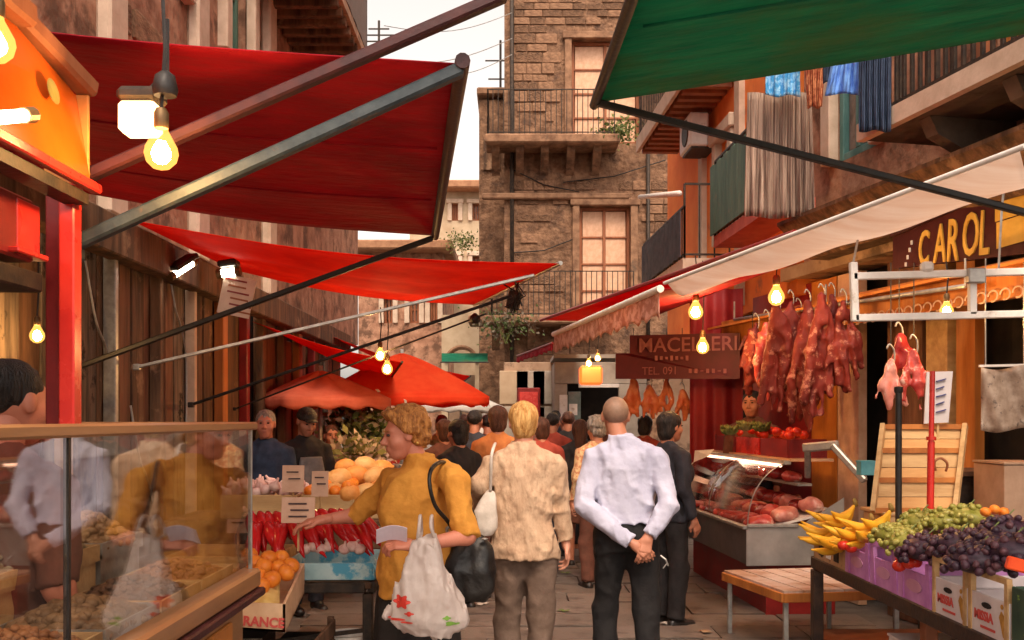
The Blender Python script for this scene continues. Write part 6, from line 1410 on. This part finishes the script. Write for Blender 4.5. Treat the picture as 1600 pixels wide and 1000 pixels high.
# second tier: raised crates
MB().box((-1.45,6.55,lz+.09), (1.45,.7,.18), ch=.005).build('riser', old_wood, ls)
t_ = tray('wooden_crate', 'wooden crate of garlic below the grey-haired vendor', 6.3, 6.85, crate_wood, .15, x0=-1.85, x1=-1.36, z=lz+.18, group='tier crates')
for k in range(38): put('garlic_bulb', garlic_me, (-1.81+(k%8)*.06, 6.34+(k//8)*.1, lz+.34+.02*(k%3)), 'pinkish garlic bulb heaped below the grey-haired vendor', 'garlic', 'garlic in the tier crate', rr_(1), 1.15)
t_ = tray('wooden_crate', 'wooden crate of oranges in the middle of the vegetable stall', 6.3, 6.85, crate_wood, .15, x0=-1.34, x1=-1.0, z=lz+.18, group='tier crates')
for k in range(16): put('orange', orange_me, (-1.29+(k%4)*.08, 6.36+(k//4)*.11, lz+.35+.03*(k%2)), 'orange in the middle crate of the vegetable stall', 'orange', 'oranges in the tier crate', rr_(1))
t_ = tray('wooden_crate', 'wooden crate heaped with yellow-orange melons', 6.3, 6.9, crate_wood, .13, x0=-.98, x1=-.62, z=lz+.18, group='tier crates')
for k, (px, py, d_) in enumerate(((522,768,6.4),(548,772,6.35),(575,770,6.4),(596,766,6.5),(530,748,6.6),(558,742,6.65),(586,744,6.6),(604,750,6.7),(515,752,6.7),(540,730,6.8),(572,728,6.8),(594,734,6.85))):
    put('melon', melon_me[k%2], P(px,py,d_), 'yellow-orange melon in the heap left of the woman in mustard', 'melon', 'heap of melons', (R(random.uniform(60,110)), R(random.uniform(-30,30)), R(random.uniform(40,130))), random.uniform(.78,.98))
# price cards
card_m = pm('price_card_paper', (.52,.30,.20), (.66,.42,.30), rough=.7, bump=.05); pen = pm('marker_ink', (.05,.03,.03), (.09,.05,.05), rough=.7, bump=0)
def card(label, px, py, w_, h_, d_, lines):
    t = thing('price_card', label, 'price card', P(px,py+h_,d_), 'price cards'); MB().box(P(px,py,d_), (w_*d_/F,.006,h_*d_/F), Matrix.Rotation(R(-8),3,'X')).build('card', card_m, t)
    MB().tube([P(px,py+h_*.4,d_+.01), P(px,py+h_*1.6,d_+.02)], .006, 5).build('stick', crate_wood, t)
    for k in range(lines): MB().box(P(px+(k%2)*3-1,py-h_*.25+k*h_*.25,d_-.006-.003*k), (w_*.55*d_/F,.003,.008)).build('writing', pen, t)
card('large price card above the red peppers', 466, 797, 52, 40, 4.90, 3); card('price card under the capped vendor', 458, 748, 34, 42, 6.2, 2); card('price card before the oranges crate', 500, 756, 26, 40, 6.15, 2); card('white price card at the edge of the glass case', 372, 822, 34, 22, 5.3, 1)
# cardboard crate with oranges in the foreground
oc = thing('cardboard_crate', 'cardboard crate of oranges with red lettering beside the glass case', 'crate', (-1.08,4.5,.66))
cbm = pm('pale_orange_cardboard', (.55,.31,.17), (.70,.45,.27), rough=.8, scale=7, bump=.1)
fa, fb_, ba, bb_ = P(352,940,4.32), P(446,944,4.32), P(372,880,4.95), P(476,880,4.95)
lo4 = [P(352,982,4.32), P(446,988,4.32), P(476,925,4.95), P(372,925,4.95)]
MB().prism([lo4[0], lo4[1], fb_, fa], (0,.012,0)).build('front_panel', cbm, oc); MB().prism([lo4[1], lo4[2], bb_, fb_], (-.012,0,0)).build('side_panel', cbm, oc); MB().prism([lo4[0], lo4[3], ba, fa], (.012,0,0)).build('side_panel', cbm, oc); MB().prism([lo4[3], lo4[2], bb_, ba], (0,-.012,0)).build('back_panel', cbm, oc); MB().prism(lo4, (0,0,.01)).build('base', cbm, oc)
text('lettering', 'ARANCE', .058, bp_red, oc, P(366,976,4.314), P(446,986,4.32)-P(352,980,4.32), (0,0,1), .001, .95, bold=.002)
MB().sheet(lambda a, b: tuple(P(385+a*52,948-b*45+5*math.sin(a*8),4.36+.35*b)), 10, 6, .003).build('yellow_paper', pm('yellow_wrapping', (.70,.46,.12), (.85,.62,.26), rough=.6, bump=.3, bscale=18), oc, True)
for k, (px, py, d_) in enumerate(((402,900,4.6),(425,905,4.58),(412,885,4.7),(436,888,4.72),(398,880,4.75),(420,872,4.82),(447,895,4.66),(455,884,4.78),(408,915,4.5),(440,872,4.86),(390,868,4.85))): put('orange', orange_me, P(px,py,d_), 'orange in the cardboard crate beside the glass case', 'orange', 'oranges in the cardboard crate', rr_(1))
st_ = thing('crate_stack', 'stack of dark slatted crates under the oranges', 'crate', (-1.08,4.7,0))
for k in range(6): MB().box((-1.10,4.36,.08+k*.10), (.40,.015,.075), ch=.003).build('slat', pl_m[k%3], st_); MB().box((-.885,4.66,.08+k*.10), (.015,.58,.075), ch=.003).build('slat', pl_m[(k+1)%3], st_)
for q in ((-1.28,4.38),(-.90,4.38),(-.90,4.94)): MB().box((q[0],q[1],.32), (.03,.03,.62)).build('post', old_wood, st_)
wcr = thing('white_bucket', 'off-white bucket on the ground under the vegetable stall', 'bucket', (PX(545,5.0),5.15,0)); MB().lathe([(.09,0),(.095,.01),(.115,.24),(.125,.24),(.125,.255),(.108,.255),(.095,.05),(.003,.045)], (PX(545,5.15),5.15,.25), 18).build('pail', white_paint, wcr, True, sharp=35); MB().box((PX(545,5.15),5.15,.122), (.4,.4,.24), ch=.01).build('crate_support', old_wood, wcr)
for k, (xx, yy, lab) in enumerate(((-1.05,5.35,'dark crate under the left of the vegetable stall'),(-1.55,5.5,'dark crate pushed far under the vegetable stall'))):
    t_ = thing('dark_crate', lab, 'crate', (xx,yy,0), 'crates under the stall')
    for j in range(4): MB().box((xx,yy-.2,.07+j*.11), (.44,.014,.085), ch=.003).build('slat', pl_m[(j+k)%3], t_)
    MB().box((xx,yy,.22), (.40,.36,.42)).build('inner', dark_in, t_)
# farther stalls with heaps
stall_c = [('red apples','apple',(.42,.02,.02),(.58,.06,.04)),('green peppers','pepper',(.05,.12,.03),(.14,.24,.06)),('pale onions','onion',(.50,.34,.24),(.68,.52,.40)),('tomatoes','tomato',(.50,.03,.02),(.68,.07,.03)),('lemons','lemon',(.62,.46,.05),(.78,.60,.10)),('aubergines','aubergine',(.03,.012,.03),(.08,.03,.06))]
for k in range(6):
    y0_ = 8.9+k*.85; x0_ = -1.75; t_ = thing('far_stall', 'far left stall table piled with '+stall_c[k][0], 'stall', (x0_+.5,y0_+.35,0))
    MB().box((x0_+.45,y0_+.35,.82), (1.0,.76,.04), ch=.006).build('table_top', old_wood, t_); MB().box((x0_+.94,y0_+.35,.78), (.02,.76,.12)).build('apron', cbm if k%2 else blue, t_)
    for xx in (x0_+.02,x0_+.90):
        for yy in (y0_+.05,y0_+.66): MB().box((xx,yy,.40), (.04,.04,.80)).build('leg', iron, t_)
    fm_ = fmat('far_%d' % k, stall_c[k][2], stall_c[k][3], scale=30)
    heap(t_, 'contents', x0_, x0_+.88, y0_+.03, y0_+.70, .86, .24, .04, 150, fm_, 1.05)
# hanging greenery and flowers over the far stalls
def foliage(label, c, rx, ry, rz, n, cols):
    c = Vector(c); t = thing('leafy_plant', label, 'plant', (c.x,c.y,c.z-rz))
    for i, (a, b) in enumerate(cols):
        mb = MB()
        for _ in range(n):
            q = Vector((random.gauss(0,.45)*rx, random.gauss(0,.45)*ry, random.gauss(0,.45)*rz)); d_ = Vector((random.uniform(-1,1),random.uniform(-1,1),random.uniform(-.6,1))).normalized(); e = d_.cross(Vector((random.uniform(-1,1),random.uniform(-1,1),.3))).normalized(); L = random.uniform(.06,.12); w_ = L*.3
            p0 = c+q; mb.add([p0, p0+d_*L*.5+e*w_, p0+d_*L, p0+d_*L*.5-e*w_], [(0,1,2,3)])
        mb.build('foliage', pm('leaf_%s_%d' % (label[:6], i), a, b, rough=.6, bump=0, transl=.3), t)['kind'] = 'stuff'
    mb = MB()
    for k in range(5): mb.tube([c+Vector((0,0,-rz)), c+Vector((random.uniform(-.5,.5)*rx,random.uniform(-.5,.5)*ry,rz*.4))], .006, 4)
    mb.build('stem', stemm, t)
G1 = ((.05,.08,.02),(.13,.17,.05)); G2 = ((.16,.18,.05),(.34,.34,.12)); FL = ((.55,.42,.30),(.75,.65,.50))
foliage('pale flowering greenery hung above the far vegetable stalls', P(582,668,10.6), .35,.3,.25, 240, (G1,G2,FL)); foliage('dark green bunches on the far stall left of the blonde curls', P(548,662,11.2), .3,.3,.28, 220, (G1,G2)); foliage('mixed greens and blossoms heaped behind the melons', P(560,705,9.4), .3,.25,.12, 160, (G2,FL)); foliage('potted plant on the upper palazzo balcony', P(968,205,22.3), .5,.3,.3, 260, (G1,G2)); foliage('small weeds growing on the cream house ledge', P(722,378,31), .6,.3,.35, 160, (G1,G2)); foliage('dry scrub on the lower palazzo balcony', P(790,505,21.9), .7,.3,.45, 220, (((.12,.09,.06),(.25,.2,.14)),G1))

# ------------------------------------------------------------------ laundry on the right
def hang(name, label, px0, px1, py0, py1, d0_, d1_, m, folds=8, amp=.03, cat='cloth', flare=0, group='laundry on the right balconies'):
    ph = random.uniform(0,6)
    def S(a, b):
        px = px0+(px1-px0)*a+flare*(a-.5)*b; d_ = d0_+(d1_-d0_)*a+amp*math.sin(a*folds*6.28+ph+.6*math.sin(b*4))*(.3+.7*b)+amp*.4*math.sin(a*folds*2.7*6.28+b*3)
        return tuple(P(px, py0+(py1-py0)*b+2*math.sin(a*9+ph), d_))
    return one(name, MB().sheet(S, 70, 14, .005), m, label, cat, group, smooth=True)
cur = pm('striped_brown_curtain', (.20,.13,.10), (.50,.36,.28), rough=.9, scale=9, st=(6,1,.12), bump=.3, lo=.42, hi=.58, transl=.12)
hang('curtain', 'long brown striped curtain hanging from the right balcony', 1168, 1268, 146, 340, 8.5, 8.3, cur, 9, .05, 'curtain', 10)
hang('blue_towel', 'bright blue checked towel hanging above the striped curtain', 1196, 1250, 92, 150, 8.2, 8.1, pm('blue_check', (.06,.34,.70), (.32,.62,.88), rough=.85, scale=22, bump=.2, lo=.45, hi=.55, transl=.15), 3, .02, 'towel')
S = None
hang('blue_shirt', 'bright blue shirt drying on the right balcony rail', 1302, 1366, 82, 148, 7.2, 6.95, cloth('bright_blue', (.08,.20,.62), (.20,.42,.85), transl=.12), 4, .03, 'shirt', 26)
hang('denim_trousers', 'dark navy trousers drying next to the bright blue shirt', 1342, 1392, 84, 205, 6.95, 6.75, cloth('denim', (.02,.035,.075), (.05,.075,.13)), 5, .03, 'trousers')
hang('brown_garment', 'rust brown patterned garment between the towel and the blue shirt', 1256, 1290, 90, 168, 8.0, 7.9, pm('rust_pattern', (.30,.07,.03), (.55,.22,.10), rough=.85, scale=26, bump=.2, lo=.45, hi=.55), 3, .025, 'garment', -12)
hang('small_blue_cloth', 'small dark blue cloth tucked behind the blue shirt', 1286, 1312, 92, 130, 7.6, 7.5, MATS['cloth_denim'], 2, .02, 'cloth')
ln_ = thing('clothes_line', 'thin line carrying the laundry between the right balconies', 'clothes line', P(1280,92,7.6)); MB().tube([P(1160,96,8.7), P(1200,93,8.2), P(1255,90,8.0), P(1310,84,7.3), P(1360,80,6.8)], .006, 5).build('line', grey_steel, ln_, True)
one('rail_pole', MB().tube([P(1000,308,12.6), P(1062,302,10.6)], .03, 8), white_paint, 'white plastic pole lying along the dark-clothed balcony rail', 'pole', smooth=True)
# satellite / cable clutter near the second awning tip
jb = thing('cable_bundle', 'tangled dark cables and junction box hanging below the awning tip', 'cables', P(800,470,7.3)); mb = MB()
for k in range(7): mb.tube([P(795+random.uniform(-10,20),440+random.uniform(-8,8),7.3), P(800+random.uniform(-15,25),462,7.3+random.uniform(-.1,.1)), P(806+random.uniform(-20,12),482+random.uniform(-5,10),7.3)], .006, 5)
mb.build('cable', black_steel, jb); MB().box(P(803,470,7.34), (.10,.07,.13), Matrix.Rotation(R(12),3,'Y'), .01).build('box', iron, jb); MB().lathe([(.03,-.03),(.05,0),(.045,.03),(.01,.06)], P(742,500,8.6), 10).build('spot_lamp', black_steel, jb, True)

# scraps on the paving
scrap_m = [pm('paper_scrap', (.50,.42,.36), (.64,.56,.49), rough=.8, bump=.1), pm('leaf_scrap', (.08,.11,.03), (.16,.19,.06), rough=.8, bump=.1), pm('cardboard_scrap', (.26,.15,.08), (.38,.24,.14), rough=.8, bump=.1)]
for k, (xx, yy) in enumerate(((1.18,7.6),(.42,8.1),(1.35,8.6),(.15,7.4),(.95,9.2),(1.42,7.3),(-.25,8.4),(.55,10.1),(.30,9.0),(1.10,8.15))):
    a = random.uniform(0,6.28); L_ = random.uniform(.05,.11); ca, sa2 = math.cos(a), math.sin(a)
    one('litter_scrap', MB().sheet(lambda u, v_: (xx+(u-.5)*L_*ca-(v_-.5)*L_*.6*sa2, yy+(u-.5)*L_*sa2+(v_-.5)*L_*.6*ca, .048+.012*abs(math.sin(u*5+k))), 6, 3, .002), scrap_m[k%3], ['crumpled paper scrap','bit of green leaf','torn cardboard scrap'][k%3]+' on the paving between the shoppers and the counter', 'litter', 'litter on the paving')
